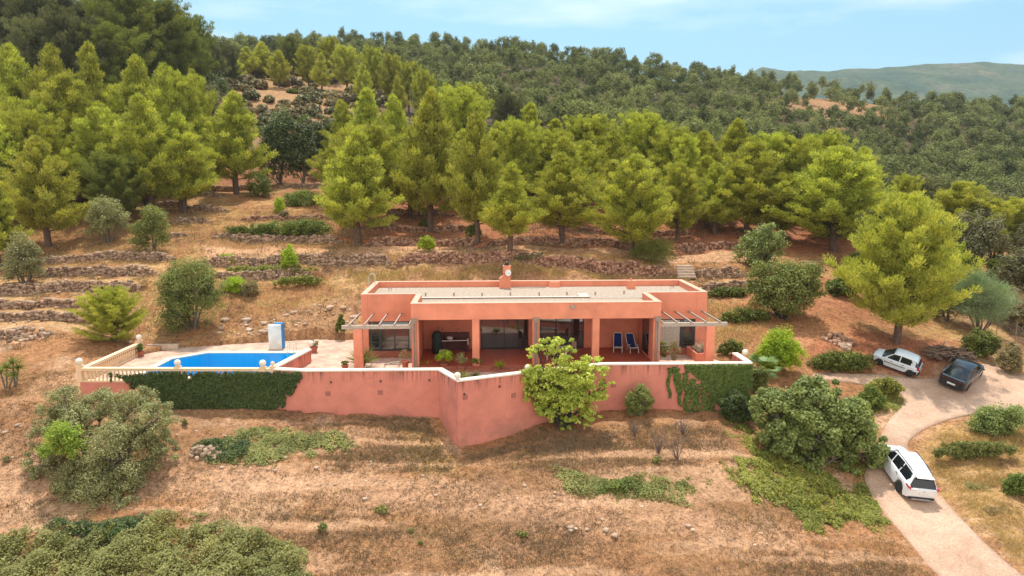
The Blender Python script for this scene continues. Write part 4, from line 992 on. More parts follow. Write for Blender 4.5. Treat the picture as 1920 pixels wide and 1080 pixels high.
PN = [
 (672,236,None,150,'coneA',PINE1,'pine standing alone left of the villa roof, full light green cone above the track',458),
 (90,250,None,150,'coneB',PINEY,'lone light green pine on the left terraces beside the round grey olives',461),
 (955,298,None,118,'coneC',PINE1,'slim pointed pine directly behind the villa chimney',474),
 (1052,282,None,150,'coneB',PINE1,'middle one of the three front pines behind the villa roof',452),
 (1185,283,None,165,'wideA',PINE1,'broad front pine behind the villa roof whose low boughs hang over the stone wall',478),
 (1400,262,None,170,'wideB',PINE1,'broad pine above the stone steps, right of the villa roof',440),
 (1560,268,None,215,'wideA',PINE1,'biggest dense pine at the right end of the tree row',470),
 (1680,352,None,225,'fullA',PINEY,'large yellow green pine over the red soil beside the parked white hatchback',644),
 (215,532,None,118,'bushA',PINEY,'small bright yellow pine behind the pool deck',641),
 (803,160,72,140,'coneA',PINE1,'tall dark based pine left of centre whose skirt reaches the red soil',None),
 (893,205,66,130,'coneB',PINE1,'light pine just left of the slim pointed one',None),
 (432,165,88,128,'coneA',PINE1,'single tall pine between the upper left grove and the evergreen oaks',None),
 (855,148,92,130,'roundA',PINE1,'tall rounded pine rising behind the dark based pine',None),
 (690,160,95,112,'coneC',PINE1,'pine behind the lone pine with its tip near the shrubby hill',None),
 (640,182,100,95,'coneC',PINE1,'slender pine left of the paler tip below the shrubby hill',None),
 (742,172,88,95,'coneC',PINE1,'narrow pine squeezed between two taller ones left of centre',None),
 (930,225,80,110,'coneA',PINE1,'pine in the second row left of the chimney',None),
 (992,188,90,110,'coneC',PINE1,'dark narrow pine rising highest behind the chimney',None),
 (1040,235,84,120,'roundA',PINE1,'round topped pine behind the middle front pine',None),
 (1095,208,92,120,'roundB',PINE1,'round crowned pine of the third row above the roof centre',None),
 (1150,240,84,105,'coneB',PINE1,'pine filling the gap left of the broad front pine',None),
 (1205,198,88,120,'roundA',PINE1,'tall rounded pine behind the broad front pine',None),
 (1265,235,84,110,'roundB',PINE1,'rounded pine right behind the broad front pine',None),
 (1275,300,70,110,'wideA',PINE1,'low spreading pine right of the broad front pine',None),
 (1325,240,80,120,'coneA',PINE1,'pine of the middle row left of the steps',None),
 (1380,218,88,110,'coneA',PINE1,'tall pine with a dark pointed tip above the steps',None),
 (1445,238,86,110,'roundA',PINE1,'round pine behind the right row',None),
 (1345,300,72,105,'coneB',PINE1,'mid green pine leaning on the broad pine above the steps',None),
 (1500,245,84,125,'roundA',PINE1,'olive toned pine left of the biggest dense pine',None),
 (1470,320,72,110,'wideA',PINE1,'shaded pine left of the big right hand pine',None),
 (1550,240,88,120,'roundB',PINE1,'pine whose rounded top shows over the biggest dense pine',None),
 (1625,270,76,120,'coneB',PINEY,'yellowish pine at the right shoulder of the tree row',None),
 (1660,380,60,90,'roundA',PINEG,'greyish pine between the biggest pine and the yellow one',None),
 (1700,318,95,60,'roundA',PINE1,'small yellow tipped pine in front of the far forest',None),
 (1810,335,80,150,'wideB',PINEY,'light yellow pine right of the grey shrubs at the right edge',None),
 (1890,362,76,130,'roundA',PINEY,'pale yellow pine at the right edge of the photo',None),
 (1745,370,74,110,'coneB',PINEY,'yellow pine tip behind the large pine by the cars',None),
 # left grove
 (20,75,96,135,'coneA',PINE1,'pine at the upper left edge with its tip against the dark hill',None),
 (92,75,96,125,'coneB',PINE1,'second pine from the left edge in the upper left grove',None),
 (160,72,92,120,'coneC',PINE1,'highest tip of the upper left grove',None),
 (110,132,82,165,'wideA',PINE1,'wide yellow green pine in the middle of the left grove',None),
 (252,98,90,135,'coneA',PINE1,'large pine of the left grove below the grey oaks',None),
 (305,112,88,120,'coneB',PINE1,'twin topped pine right of the large grove pine',None),
 (345,120,92,115,'roundA',PINE1,'rightmost pine of the left grove, below the grey oaks',None),
 (185,195,78,150,'wideB',PINE1,'full pine in the lower middle of the left grove',None),
 (265,170,76,150,'coneA',PINE1,'dark skirted pine in front of the large grove pine',None),
 (335,205,78,125,'coneB',PINE1,'pine at the lower right of the left grove',None),
 (25,232,72,110,'coneA',PINE1,'light pine at the left edge behind the lone terrace pine',None),
 (45,190,74,115,'roundA',PINE1,'shaded pine behind the light one at the left edge',None),
 (215,280,72,110,'roundB',PINED,'dark low pine at the foot of the left grove',None),
 (-30,200,70,150,'coneA',PINE1,'pine cut by the left edge at mid height',None),
 (-20,330,60,100,'coneA',PINE1,'pine cut by the left edge beside the grey olive',None),
]
for i_ in range(46):   # the pines that fill the rows behind the named ones
    u_ = 640+i_*21.5+prng.uniform(-8, 8); Y_ = prng.choice([74, 79, 84, 90, 96]); q_ = float(np.interp(u_, [640, 850, 1100, 1350, 1640], [215, 205, 235, 262, 300]))
    PN.append((u_, q_+prng.uniform(-14, 40), Y_, prng.uniform(95, 125)*80/Y_, prng.choice(['coneA','coneB','coneC','roundA','wideA']), PINE1, 'light green pine crowded in the rows behind the front pines of the villa', None))
for i_ in range(16):
    PN.append((prng.uniform(-60, 350), prng.uniform(90, 260), prng.choice([78, 84, 90, 98]), prng.uniform(105, 135), prng.choice(['coneA','coneB','roundA','wideA']), PINE1, 'light green pine crowded inside the upper left grove', None))
for i_ in range(14):
    PN.append((-90-i_*26+prng.uniform(-12, 12), prng.uniform(110, 240), prng.choice([80, 88, 98]), 125, prng.choice(['coneA','coneB','roundA','wideA']), PINE1, 'light green pine crowded inside the upper left grove', None))
for q in PN:
    u, vt, Y, wp_, tp, mt, lb, vb = q; pine(u, vt, Y, wp_*.99, tp, mt, lb, vb, 'pines crowded in the rows behind the front pines' if 'crowded in the' in lb else 'pines crowded inside the upper left grove' if 'crowded inside' in lb else 'light green pines around the villa')
# ------------------------------------------------------------------ broad trees made of lobes
def blob_tree(name, loc, lobes, nleaf, size, mat, bark, label, cat_, rng, kind='leaf', trunk=None, asp=.45, group=None, sub=30, W=.04, flatz=.85, limbs=True, rsub=.42):
    """lobes: (dx,dy,dz,rx,ry,rz) ellipsoids; leaves gather in sub-clumps near the lobe surfaces"""
    e = empty(name, loc, label, cat_, group); L_ = np.array(lobes, float); vol = (L_[:, 3]*L_[:, 4]*L_[:, 5])**(2/3.); share = vol/vol.sum(); parts = []
    tk = MB(); base = np.array(trunk if trunk is not None else (0, 0, 0), float)
    for l, s in zip(L_, share):
        nc = max(6, int(sub*len(L_)*s)); d = rdir(rng, nc); d[:, 2] = np.where(d[:, 2] < -.8, -d[:, 2], d[:, 2]); rr = rng.uniform(.5, 1.0, (nc, 1))
        c = l[:3]+d*rr*l[3:6]; rad = np.full(nc, (l[3]*l[4]*l[5])**(1/3.)*rsub)*rng.uniform(.65, 1.25, nc)
        per = max(4, int(nleaf*s/nc)); v, f, t = clumpcloud(c, rad, per, rng, kind, size, flatz, out=d, asp=asp, W=W, up=.4); k_ = 3 if kind == 'needle' else 4
        t = np.clip(t*.55+np.repeat(rng.rand(nc), per*k_)*.45, 0, 1); parts.append((v, f, t))
        if limbs:
            g = l[:3]; mid = base*.5+g*.5+np.array([rng.uniform(-.2, .2), rng.uniform(-.2, .2), -.1*l[5]]); r0 = .05+.03*l[3]
            tk.tube([base+(0, 0, -.1), mid, g], [r0*1.3, r0*.8, r0*.4], 6, cap=False)
            for j in range(0, nc, 3): tk.tube([mid*.4+g*.6, (g+c[j])/2+rng.normal(size=3)*.08, c[j]], [r0*.35, r0*.22, .01], 4, cap=False)
    v, f, t = cat(parts); link('crown', npmesh('crown', v, f, mat, tint=t), e)
    if limbs: tk.build('trunk', bark, e, smooth=True)
    return e
def kpx(y): return FPX/(y*cp+8*sp)
def bush(u, vb, wpx, hpx, mat, label, name='bush', cat_='bush', size=.12, n=5000, seed=0, nl=5, Yoff=0, group=None, kind='leaf', bark=None, deep=.8, asp=.5, tall=0, W=.04, rsub=.42, xyz=None, limbs=True):
    """bush whose outline is wpx by hpx pixels and whose foot stands at (u,vb)"""
    n = int(n*1.6); x, y, z = xyz if xyz else G(u, vb); k = kpx(y); Wd = wpx/k/2; Ht = hpx/k; rng = np.random.RandomState(seed+1)
    lobes = []
    z0 = Ht*tall
    for i in range(nl):
        a = i*2.4+rng.rand(); q = .0 if i == 0 else rng.uniform(.35, .55); rx = Wd*(1-q)*rng.uniform(.85, 1.0) if i else Wd*.72
        rz = (Ht-z0)*.5*(1-q*.45); cz = z0+(Ht-z0)*.5+(Ht-z0)*.5*rng.uniform(-.35, .3)*(1 if i else 0)
        lobes.append((math.cos(a)*q*Wd*1.1, math.sin(a)*q*Wd*deep, max(cz, rz*.7)*(.8 if i % 3 == 1 else 1), rx*.9, rx*deep*.9, rz*.95))
    return blob_tree(name, (x, y+Wd*deep*.6, z), lobes, n, size, mat, bark or M_BARKO, label, cat_, rng, kind, asp=asp, group=group, W=W, rsub=rsub, limbs=limbs)
B = bush
GO = 'rounded olive trees on the left terraces'
B(230,402,105,82,OLIVE,'rounded grey olive highest on the left terraces below the pines','olive_tree','olive tree',.15,9000,1,6,group=GO,tall=.1)
B(192,462,88,96,OLIVE,'grey olive between the lone pine and the round dark olive','olive_tree','olive tree',.15,8000,2,5,group=GO,tall=.15)
B(277,485,88,96,OLIVEG,'neat round dark green olive at mid left','olive_tree','olive tree',.14,9000,3,5,group=GO,tall=.12)
B(35,548,80,110,OLIVE,'pale olive at the left edge of the photo beside the stone walls','olive_tree','olive tree',.15,8000,4,6,group=GO,tall=.1)
B(348,634,135,160,OLIVEG,'large twin lobed olive behind the pool deck','olive_tree','olive tree',.15,17000,5,8,group=GO,tall=.04)
B(565,345,60,120,OAK,'dark evergreen oak beside the single tall pine','evergreen_oak','oak tree',.3,7000,6,6)
B(520,350,85,135,OAK,'dark evergreen oak with silvery leaves left of the lone front pine','evergreen_oak','oak tree',.3,9000,7,7)
B(610,330,80,120,OAK,'dark evergreen oak hidden behind the lone front pine','evergreen_oak','oak tree',.3,7000,8,6)
B(485,372,70,50,HEDGE,'low dark bush under the evergreen oaks','bush','bush',.2,3000,9,4,limbs=False)
B(400,330,60,60,OAKG,'grey green shrub below the single tall pine','bush','bush',.2,2500,10,4,limbs=False)
B(562,390,95,32,HEDGE,'ivy mound on the upper terrace wall','bush','bush',.18,4500,11,5,limbs=False)
B(545,450,185,36,HEDGE,'long dark ivy hedge on the middle terrace wall','hedge','hedge',.18,9000,12,9,deep=.25,limbs=False)
B(455,446,90,22,HEDGE,'low left end of the ivy hedge on the terrace wall','hedge','hedge',.18,3500,13,6,deep=.25,limbs=False)
B(522,402,34,32,BRIGHT,'small bright shrub in front of the ivy mound','bush','bush',.14,1800,14,3,limbs=False)
B(530,416,28,22,SCRUB,'small grey shrub under the bright one','bush','bush',.14,1200,15,3,limbs=False)
B(541,515,42,52,BRIGHT,'upright light green shrub under the track wall','bush','bush',.13,3500,16,4,limbs=False)
B(425,500,44,24,BRIGHT,'low light shrub above the green terrace hedge','bush','bush',.13,2000,17,4,limbs=False)
B(500,518,200,16,COVER,'flat green creeper along the terrace below the long wall','creeper','creeper',.14,6000,18,9,deep=.12,limbs=False)
B(435,553,55,32,BRIGHT,'yellowish shrub beside the large twin lobed olive','bush','bush',.13,2600,19,4,limbs=False)
B(465,560,44,38,SCRUB,'grey shrub on the lower terrace right of the large olive','bush','bush',.13,2200,20,4,limbs=False)
B(560,540,110,22,COVER,'creeper on the lower terrace near the cut bank','creeper','creeper',.14,3500,21,6,deep=.15,limbs=False)
B(800,473,42,30,BRIGHT,'bright round shrub on the track behind the villa','bush','bush',.14,2400,22,4,limbs=False)
B(887,452,36,26,HEDGE,'round dark bush under the trees behind the villa','bush','bush',.16,2200,23,4,limbs=False)
B(795,433,30,20,HEDGE,'small dark bush on the wall above the track','bush','bush',.16,1200,24,3,limbs=False)
B(998,492,70,20,OAKG,'flat dusty creeper on the track wall behind the chimney','creeper','creeper',.16,3000,25,5,deep=.2,limbs=False)
B(1230,502,90,50,PINED,'dark low shrub under the broad front pine','bush','bush',.2,4500,26,5,kind='needle',W=.05,limbs=False)
B(1433,508,105,88,FIG,'glossy green fig bush right of the stone steps','fig_tree','fig tree',.2,6500,27,6,bark=M_BARKG)
B(1482,612,155,125,OLIVEG,'wide carob like tree right of the villa with yellowing leaves','carob_tree','tree',.2,13000,28,8,bark=M_BARKD,tall=.12)
B(1365,558,90,18,HEDGE,'flat ivy patch on the terrace right of the villa','creeper','creeper',.16,3800,29,6,deep=.3,limbs=False)
B(1400,608,110,30,HEDGE,'low shrubs under the wide tree right of the villa','bush','bush',.16,3500,30,6,deep=.4,limbs=False)
B(1375,672,60,34,HEDGE,'clipped hedge behind the right end of the terrace wall','hedge','hedge',.14,3500,31,4,limbs=False,deep=.5)
B(1470,708,100,92,BRIGHT,'bright lime green bush at the right end of the terrace','bush','bush',.16,8500,32,6,limbs=False)
B(1580,700,150,42,HEDGE,'long hedge along the far edge of the driveway','hedge','hedge',.15,9500,33,8,deep=.22,limbs=False)
B(1665,752,75,42,COVER,'rounded hedge inside the driveway bend beside the fig tree','hedge','hedge',.15,5500,34,5,deep=.7,limbs=False)
B(1640,770,70,45,HEDGE,'darker hedge between the fig tree and the driveway','hedge','hedge',.15,4500,35,5,deep=.7,limbs=False)
B(1852,676,82,56,HEDGE,'round dark bush behind the black car','bush','bush',.14,6500,36,5,limbs=False)
B(1902,706,62,62,SCRUB,'dry brownish bush at the right edge beside the car park','bush','bush',.14,3500,37,4,limbs=False)
B(1884,822,118,58,FIG,'low dense green mound right of the driveway','bush','bush',.12,10000,38,6,limbs=False,deep=.7)
B(1835,862,190,34,OLIVEG,'long low hedge across the dry grass right of the driveway','hedge','hedge',.12,10000,39,9,deep=.14,limbs=False)
B(1915,936,60,46,HEDGE,'dark bush cut by the right edge near the road','bush','bush',.12,4500,40,4,limbs=False)
B(1203,787,66,64,OLIVEG,'round yellowish shrub against the salmon wall','bush','bush',.10,7500,41,5,bark=M_BARKO)
B(1830,520,150,120,OAKG,'dense grey green oak right of the large yellow pine','evergreen_oak','oak tree',.24,12000,42,8,bark=M_BARKD)
B(1885,500,130,140,OAKG,'gnarled tree with dark bare limbs at the right edge','evergreen_oak','oak tree',.26,7000,43,7,bark=M_BARKD,tall=.15)
B(1790,560,90,60,HEDGE,'bright green shrub behind the feathery tree','bush','bush',.2,3500,44,4,limbs=False)
B(1855,640,125,135,TAM,'feathery blue green tree behind the woodpile','tamarisk_tree','tree',.2,13000,45,7,kind='needle',tall=.1,W=.035)
B(1905,620,80,70,TAM,'pale feathery shrub at the right edge by the fence','bush','bush',.2,5000,46,5,kind='needle',W=.035)
B(1790,610,80,90,PINEG,'grey feathery shrub right of the large yellow pine','bush','bush',.2,5000,47,5,kind='needle',W=.035)
B(1735,400,130,75,OAKG,'grey oak behind the large yellow pine','evergreen_oak','oak tree',.34,6000,48,6)
B(1800,420,90,75,OAK,'dark oak in the valley right of the large yellow pine','evergreen_oak','oak tree',.34,5000,49,6)
B(1680,360,110,55,OAKG,'grey brush behind the tip of the large yellow pine','evergreen_oak','oak tree',.34,4500,50,6)
for i, (u, vb, wpx, hpx, mt, lb) in enumerate([(1770,470,110,80,OAK,'dark oak tucked behind the right side of the large yellow pine'),(1850,455,120,70,OAKG,'grey green oak crown below the pale pine at the right edge'),(1915,470,110,90,OAK,'dark oak cut by the right edge above the gnarled tree'),(1765,545,80,80,OAK,'dark evergreen shrub between the large pine and the feathery shrubs'),(1925,560,100,100,OAKG,'brushy grey tree at the right edge below the gnarled limbs'),(1820,585,90,70,OLIVEG,'light green shrub behind the feathery blue green tree'),(1880,600,90,60,SCRUB,'dry yellowish brush before the gnarled tree'),(1930,640,70,80,SCRUB,'pale dry brush at the right edge inside the fence'),(1700,480,90,70,HEDGE,'dark undergrowth left behind the large yellow pine'),(1640,520,90,60,HEDGE,'dark undergrowth between the two largest pines'),(1590,560,80,50,HEDGE,'low dark bush beside the wide tree right of the villa'),(1790,520,90,60,BRIGHT,'fresh green bush in the thicket right of the large pine'),(1895,540,80,60,HEDGE,'dark bush in the thicket at the right edge'),(1960,520,120,120,OAKG,'large oak just at the right margin')]):
    B(u, vb, wpx, hpx, mt, lb, 'thicket_bush', 'bush', .22, 4500, 120+i, 6)
# upper left dark hill trees and grey oaks
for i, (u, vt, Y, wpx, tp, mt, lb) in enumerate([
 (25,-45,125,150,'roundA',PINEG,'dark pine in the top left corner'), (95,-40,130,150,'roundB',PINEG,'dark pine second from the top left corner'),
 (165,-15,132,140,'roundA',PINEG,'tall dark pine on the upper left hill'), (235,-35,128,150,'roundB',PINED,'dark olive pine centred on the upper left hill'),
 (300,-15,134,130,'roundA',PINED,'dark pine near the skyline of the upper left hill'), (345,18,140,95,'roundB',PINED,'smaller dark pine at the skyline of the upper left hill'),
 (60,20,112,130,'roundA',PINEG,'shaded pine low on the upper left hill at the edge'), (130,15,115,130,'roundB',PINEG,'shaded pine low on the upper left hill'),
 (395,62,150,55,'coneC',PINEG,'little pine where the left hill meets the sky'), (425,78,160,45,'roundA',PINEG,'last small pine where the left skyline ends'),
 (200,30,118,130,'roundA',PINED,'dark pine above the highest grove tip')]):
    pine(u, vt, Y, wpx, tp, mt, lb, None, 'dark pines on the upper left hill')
for i, (u, vb, wpx, hpx, lb) in enumerate([(225,130,110,70,'grey oak left on the upper hill'), (295,128,110,85,'large grey oak above the left grove'), (350,130,110,75,'grey oak right on the upper left hill'), (330,175,100,55,'low grey oak at the shadow gap'), (265,175,80,50,'low dark oak above the twin topped pine')]):
    B(u, vb, wpx, hpx, OAKG if i < 4 else OAK, lb, 'evergreen_oak', 'oak tree', .42, 6000, 60+i, 7)
B(395,185,75,50,OAK,'dark green shrub right of the left grove','bush','bush',.35,3000,70,5,limbs=False)
B(385,240,70,90,OAKG,'grey olive tone tree behind the single tall pine','evergreen_oak','oak tree',.32,4500,71,5)
# ------------------------------------------------------------------ scrub on the open hill
srng = np.random.RandomState(11)
def lowtpl(seed, mat, n, size, kind, W=.12, r=1., hz=.6):
    rng = np.random.RandomState(seed); nc = 26; d = rdir(rng, nc); d[:, 2] = abs(d[:, 2]); c = d*rng.uniform(.35, .85, (nc, 1))*np.array([r, r, r*hz])+(0, 0, r*hz*.25)
    v, f, t = clumpcloud(c, np.full(nc, r*.36)*rng.uniform(.7, 1.3, nc), n//nc, rng, kind, size, .8, d, asp=.6, W=W, up=.5)
    k_ = 3 if kind == 'needle' else 4; t = np.clip(t*.5+np.repeat(rng.rand(nc), (n//nc)*k_)*.5, 0, 1)
    return npmesh('shrub', v, f, mat, tint=t)
SH_ = [lowtpl(1, SCRUB, 1500, .32, 'leaf', hz=.8), lowtpl(2, OAKG, 1500, .32, 'leaf', hz=.8), lowtpl(3, HEDGE, 1300, .3, 'leaf', hz=.7), lowtpl(4, PINEY, 1500, .4, 'needle', .09, hz=.9), lowtpl(5, SCRUB, 1300, .28, 'leaf', hz=.5)]
cnt = 0
OPEN = [(430,150),(520,118),(620,108),(740,130),(760,190),(720,250),(620,275),(480,262),(420,215)]
tries = 0
while cnt < 190 and tries < 4000:
    tries += 1
    u = srng.uniform(420, 760); v = srng.uniform(112, 275)
    if not inpoly(np.array([u]), np.array([v]), OPEN)[0]: continue
    x, y, z = G(u, v)
    if y > 240: continue
    k = srng.choice([0, 0, 1, 2, 4, 0, 1]); s = srng.uniform(.7, 1.9)*(y/130)
    o = link('shrub', SH_[k], None, (x, y, z), srng.uniform(0, 6.28)); o.scale = (s, s, s*srng.uniform(.8, 1.2))
    tag(o, ['dry brownish grey shrub on the open hillside at upper left', 'grey green shrub on the open hillside at upper left', 'dark green shrub on the open hillside at upper left', '', 'low dry shrub on the open hillside at upper left'][k], 'shrub', ['dry scrub on the open hillside', 'grey scrub on the open hillside', 'dark scrub on the open hillside', '', 'low scrub on the open hillside'][k]); cnt += 1
for (u, vt, Y, wpx, tp, mt, lb) in [(460,85,185,50,'coneB',PINEY,'light pine left on the open hill crest'), (490,75,190,50,'coneA',PINEY,'light pine on the open hill crest'), (545,65,195,52,'roundB',PINED,'dark round pine on the crest of the open hill'), (575,80,180,44,'roundA',PINE1,'green pine right of the dark round one'), (615,66,195,52,'roundB',PINE1,'rounded light pine on the hill crest'), (648,80,180,56,'roundA',PINEY,'bright pine on the right shoulder of the open hill'),
   (600,95,170,40,'coneC',PINEY,'small yellow pine below the hill crest'), (520,92,175,45,'wideA',PINEY,'wide light pine below the hill crest'), (700,82,175,50,'roundB',PINE1,'flat topped pine right of the open hill'), (735,95,170,52,'roundA',PINE1,'pine at the right foot of the open hill crest'), (765,110,165,50,'roundB',PINE1,'round pine where the open hill meets the forest'), (680,115,160,40,'coneB',PINEY,'small bright pine on the right of the scrub'), (430,95,170,45,'wideA',PINEY,'wide pine at the left end of the open hill'),
   (795,125,150,48,'roundA',PINE1,'round green pine above the tallest centre pine'),(745,140,150,40,'coneC',PINEY,'yellow green pine low beside the scrub'),(890,150,150,55,'roundB',PINE1,'round pine above the light pine left of the chimney'),(950,168,140,60,'roundA',PINEG,'greyish pine over the chimney pines'),(830,175,120,60,'roundB',SCRUB,'brown leaved tree behind the tall rounded pine')]:
    pine(u, vt, Y, wpx, tp, mt, lb, None, 'pines around the open hill')
# ------------------------------------------------------------------ far forest
def far_tpl(seed, n, shape, ls=.42):
    rng = np.random.RandomState(seed); nc = 30; d = rdir(rng, nc); d[:, 2] = np.where(d[:, 2] < -.3, -d[:, 2], d[:, 2])
    if shape == 0: c = np.array([0, 0, 5.0])+d*rng.uniform(.5, .95, (nc, 1))*np.array([3.0, 3.0, 3.4])
    elif shape == 1: c = np.array([0, 0, 4.8])+d*rng.uniform(.4, .95, (nc, 1))*np.array([2.4, 2.4, 4.2]); c[:, :2] *= (1.25-(c[:, 2:3]-1.3)/10)
    else: c = np.array([0, 0, 5.8])+d*rng.uniform(.5, .95, (nc, 1))*np.array([3.5, 3.5, 2.7])
    v, f, t = clumpcloud(c, rng.uniform(.8, 1.25, nc), n//nc, rng, 'leaf', ls, .8, d, asp=.55)
    t = np.clip(t*.45+np.repeat(rng.rand(nc), (n//nc)*4)*.55, 0, 1)
    return v, f, t
FT = [far_tpl(s, 2600, (0, 1, 1, 2, 1, 0)[s], .38) for s in range(6)]
FTL = [far_tpl(s+20, 950, (0, 1, 1, 2, 1)[s], .54) for s in range(5)]
tkq = MB(); tkq.tube([(0, 0, -1), (.1, 0, 3), (0, .1, 6)], [.2, .15, .08], 5); TV = np.array(tkq.v)
def farmesh(ld, mat):
    me = bpy.data.meshes.new('pine_tree'); v, f, t = ld; nV = np.concatenate([v, TV]); 
    F = [tuple(map(int, q)) for q in f]+[tuple(len(v)+i for i in q) for q in tkq.f]
    me.from_pydata(nV.tolist(), [], F); me.materials.append(mat); me.materials.append(M_BARKD)
    me.polygons.foreach_set('material_index', [0]*len(f)+[1]*len(tkq.f)); a = me.attributes.new('tint', 'FLOAT', 'POINT'); a.data.foreach_set('value', np.concatenate([t, np.zeros(len(TV))]).astype(np.float32)); return me
FMS = [farmesh(l, m) for l in FT for m in (PINEB, PINEG)]
frng = np.random.RandomState(21); cand = []
gx = []; 
for ring in range(90):
    Y = 108*(1.0215**ring)
    if Y > 345: break
    step = 4.1+Y*.005
    for x in np.arange(-1.0*Y, .92*Y, step): gx.append((x+frng.uniform(-.45, .45)*step, Y+frng.uniform(-.5, .5)*Y*.026))
gx = np.array(gx); gz = zt(gx[:, 0], gx[:, 1], detail=False); U, V_ = proj(gx[:, 0], gx[:, 1], gz)
MID = [(430,300),(430,60),(780,60),(790,175),(900,240),(1100,300),(600,330)]
keep = (U > -250) & (U < 2200) & ~(inpoly(U, V_, [(-400,700),(-400,-200),(440,-200),(430,110),(760,105),(800,150),(760,300),(600,420),(400,420)]) & ((gx[:, 1] < 225) | (U < 300)))
keep &= ~((gx[:, 1] < 150) & (U < 1300)); keep &= ~((gx[:, 1] < 130) & (U < 1600))
p2 = inpoly(U, V_, [(1460,190),(1600,165),(1680,180),(1700,235),(1560,235),(1470,222)]); keep &= ~(p2 & (frng.rand(len(U)) < .62))
keep &= frng.rand(len(U)) < .93
# hidden behind the ridge line: only what the view side shows
idx = np.where(keep)[0]; idx = idx[np.argsort(gx[idx, 1])]
near = idx[:150]; rest = idx[150:]
for i in near:
    s = frng.uniform(.6, 1.12); o = link('pine_tree', FMS[frng.randint(len(FMS))], None, (gx[i, 0], gx[i, 1], gz[i]), frng.uniform(0, 6.28)); o.scale = (s*1.05, s*1.05, s)
    tag(o, 'grey green pine in the forest filling the valley and slope beyond the villa', 'pine tree', 'pines of the forested slope')
Vs = []; Fs = []; Ts = []; k = 0
for i in rest:
    v, f, t = FTL[frng.randint(5)]; s = frng.uniform(.55, 1.15); a = frng.uniform(0, 6.28); c, sn = math.cos(a)*s, math.sin(a)*s
    q = np.stack([v[:, 0]*c-v[:, 1]*sn+gx[i, 0], v[:, 0]*sn+v[:, 1]*c+gx[i, 1], v[:, 2]*s*frng.uniform(.9, 1.2)+gz[i]], 1)
    Vs.append(q); Fs.append(f+k); Ts.append(np.clip(t*.6+frng.uniform(-.15, .55), 0, 1)); k += len(v)
o = link('forest', npmesh('forest', np.concatenate(Vs), np.concatenate(Fs), PINEB, tint=np.concatenate(Ts))); tag(o, 'pine forest covering the ridge beyond the villa', 'forest', kind='stuff')
print('forest', len(near), len(rest))
# ================================================================== CARS
def paint(name, c, metal=0, coat=1):
    m, n, b, o = newmat(name); b.inputs['Base Color'].default_value = (*c, 1); b.inputs['Roughness'].default_value = .35; b.inputs['Metallic'].default_value = metal; b.inputs['Coat Weight'].default_value = coat; b.inputs['Coat Roughness'].default_value = .05
    return m
C_WHITE = paint('white_paint', (.78, .80, .82)); C_BLUEW = paint('pale_white_paint', (.66, .72, .76)); C_BLACK = paint('black_paint', (.012, .014, .02), .3)
C_GLASS = bpy.data.materials.new('car_glass'); C_GLASS.use_nodes = True; _b = C_GLASS.node_tree.nodes['Principled BSDF']; _b.inputs['Base Color'].default_value = (.012, .015, .018, 1); _b.inputs['Roughness'].default_value = .03; _b.inputs['IOR'].default_value = 1.6
C_PLAST = flat('black_bumper', (.018, .018, .02), .6, var=.05); C_TYRE = flat('tyre_rubber', (.02, .02, .02), .85, var=.1); C_RIM = flat('alloy_rim', (.55, .56, .58), .35, metal=.7, var=.05)
C_RED = paint('tail_light_red', (.45, .01, .015)); C_PLATE = flat('number_plate_white', (.75, .75, .72), .5, var=.02); C_HEAD = paint('head_light_glass', (.6, .62, .65)); C_CHAR = flat('plate_marks', (.05, .05, .06), .6)
def loft(st, prof):
    """st: list of dicts along x; prof(s) -> half section points (y,z) from bottom centre to top centre"""
    rows = []
    for s in st:
        h = prof(s); full = [(s['x']+(p[2] if len(p) > 2 else 0), p[0], p[1]) for p in h]+[(s['x']+(p[2] if len(p) > 2 else 0), -p[0], p[1]) for p in reversed(h[1:-1])]
        rows.append(full)
    n = len(rows[0]); vs = [p for r in rows for p in r]; fs = []
    for i in range(len(rows)-1):
        for k in range(n): fs.append((i*n+k, (i+1)*n+k, (i+1)*n+(k+1) % n, i*n+(k+1) % n))
    fs.append(tuple(range(n))); fs.append(tuple(reversed(range((len(rows)-1)*n, len(rows)*n))))
    return vs, fs
def ip(x, tab): return float(np.interp(x, [t[0] for t in tab], [t[1] for t in tab]))
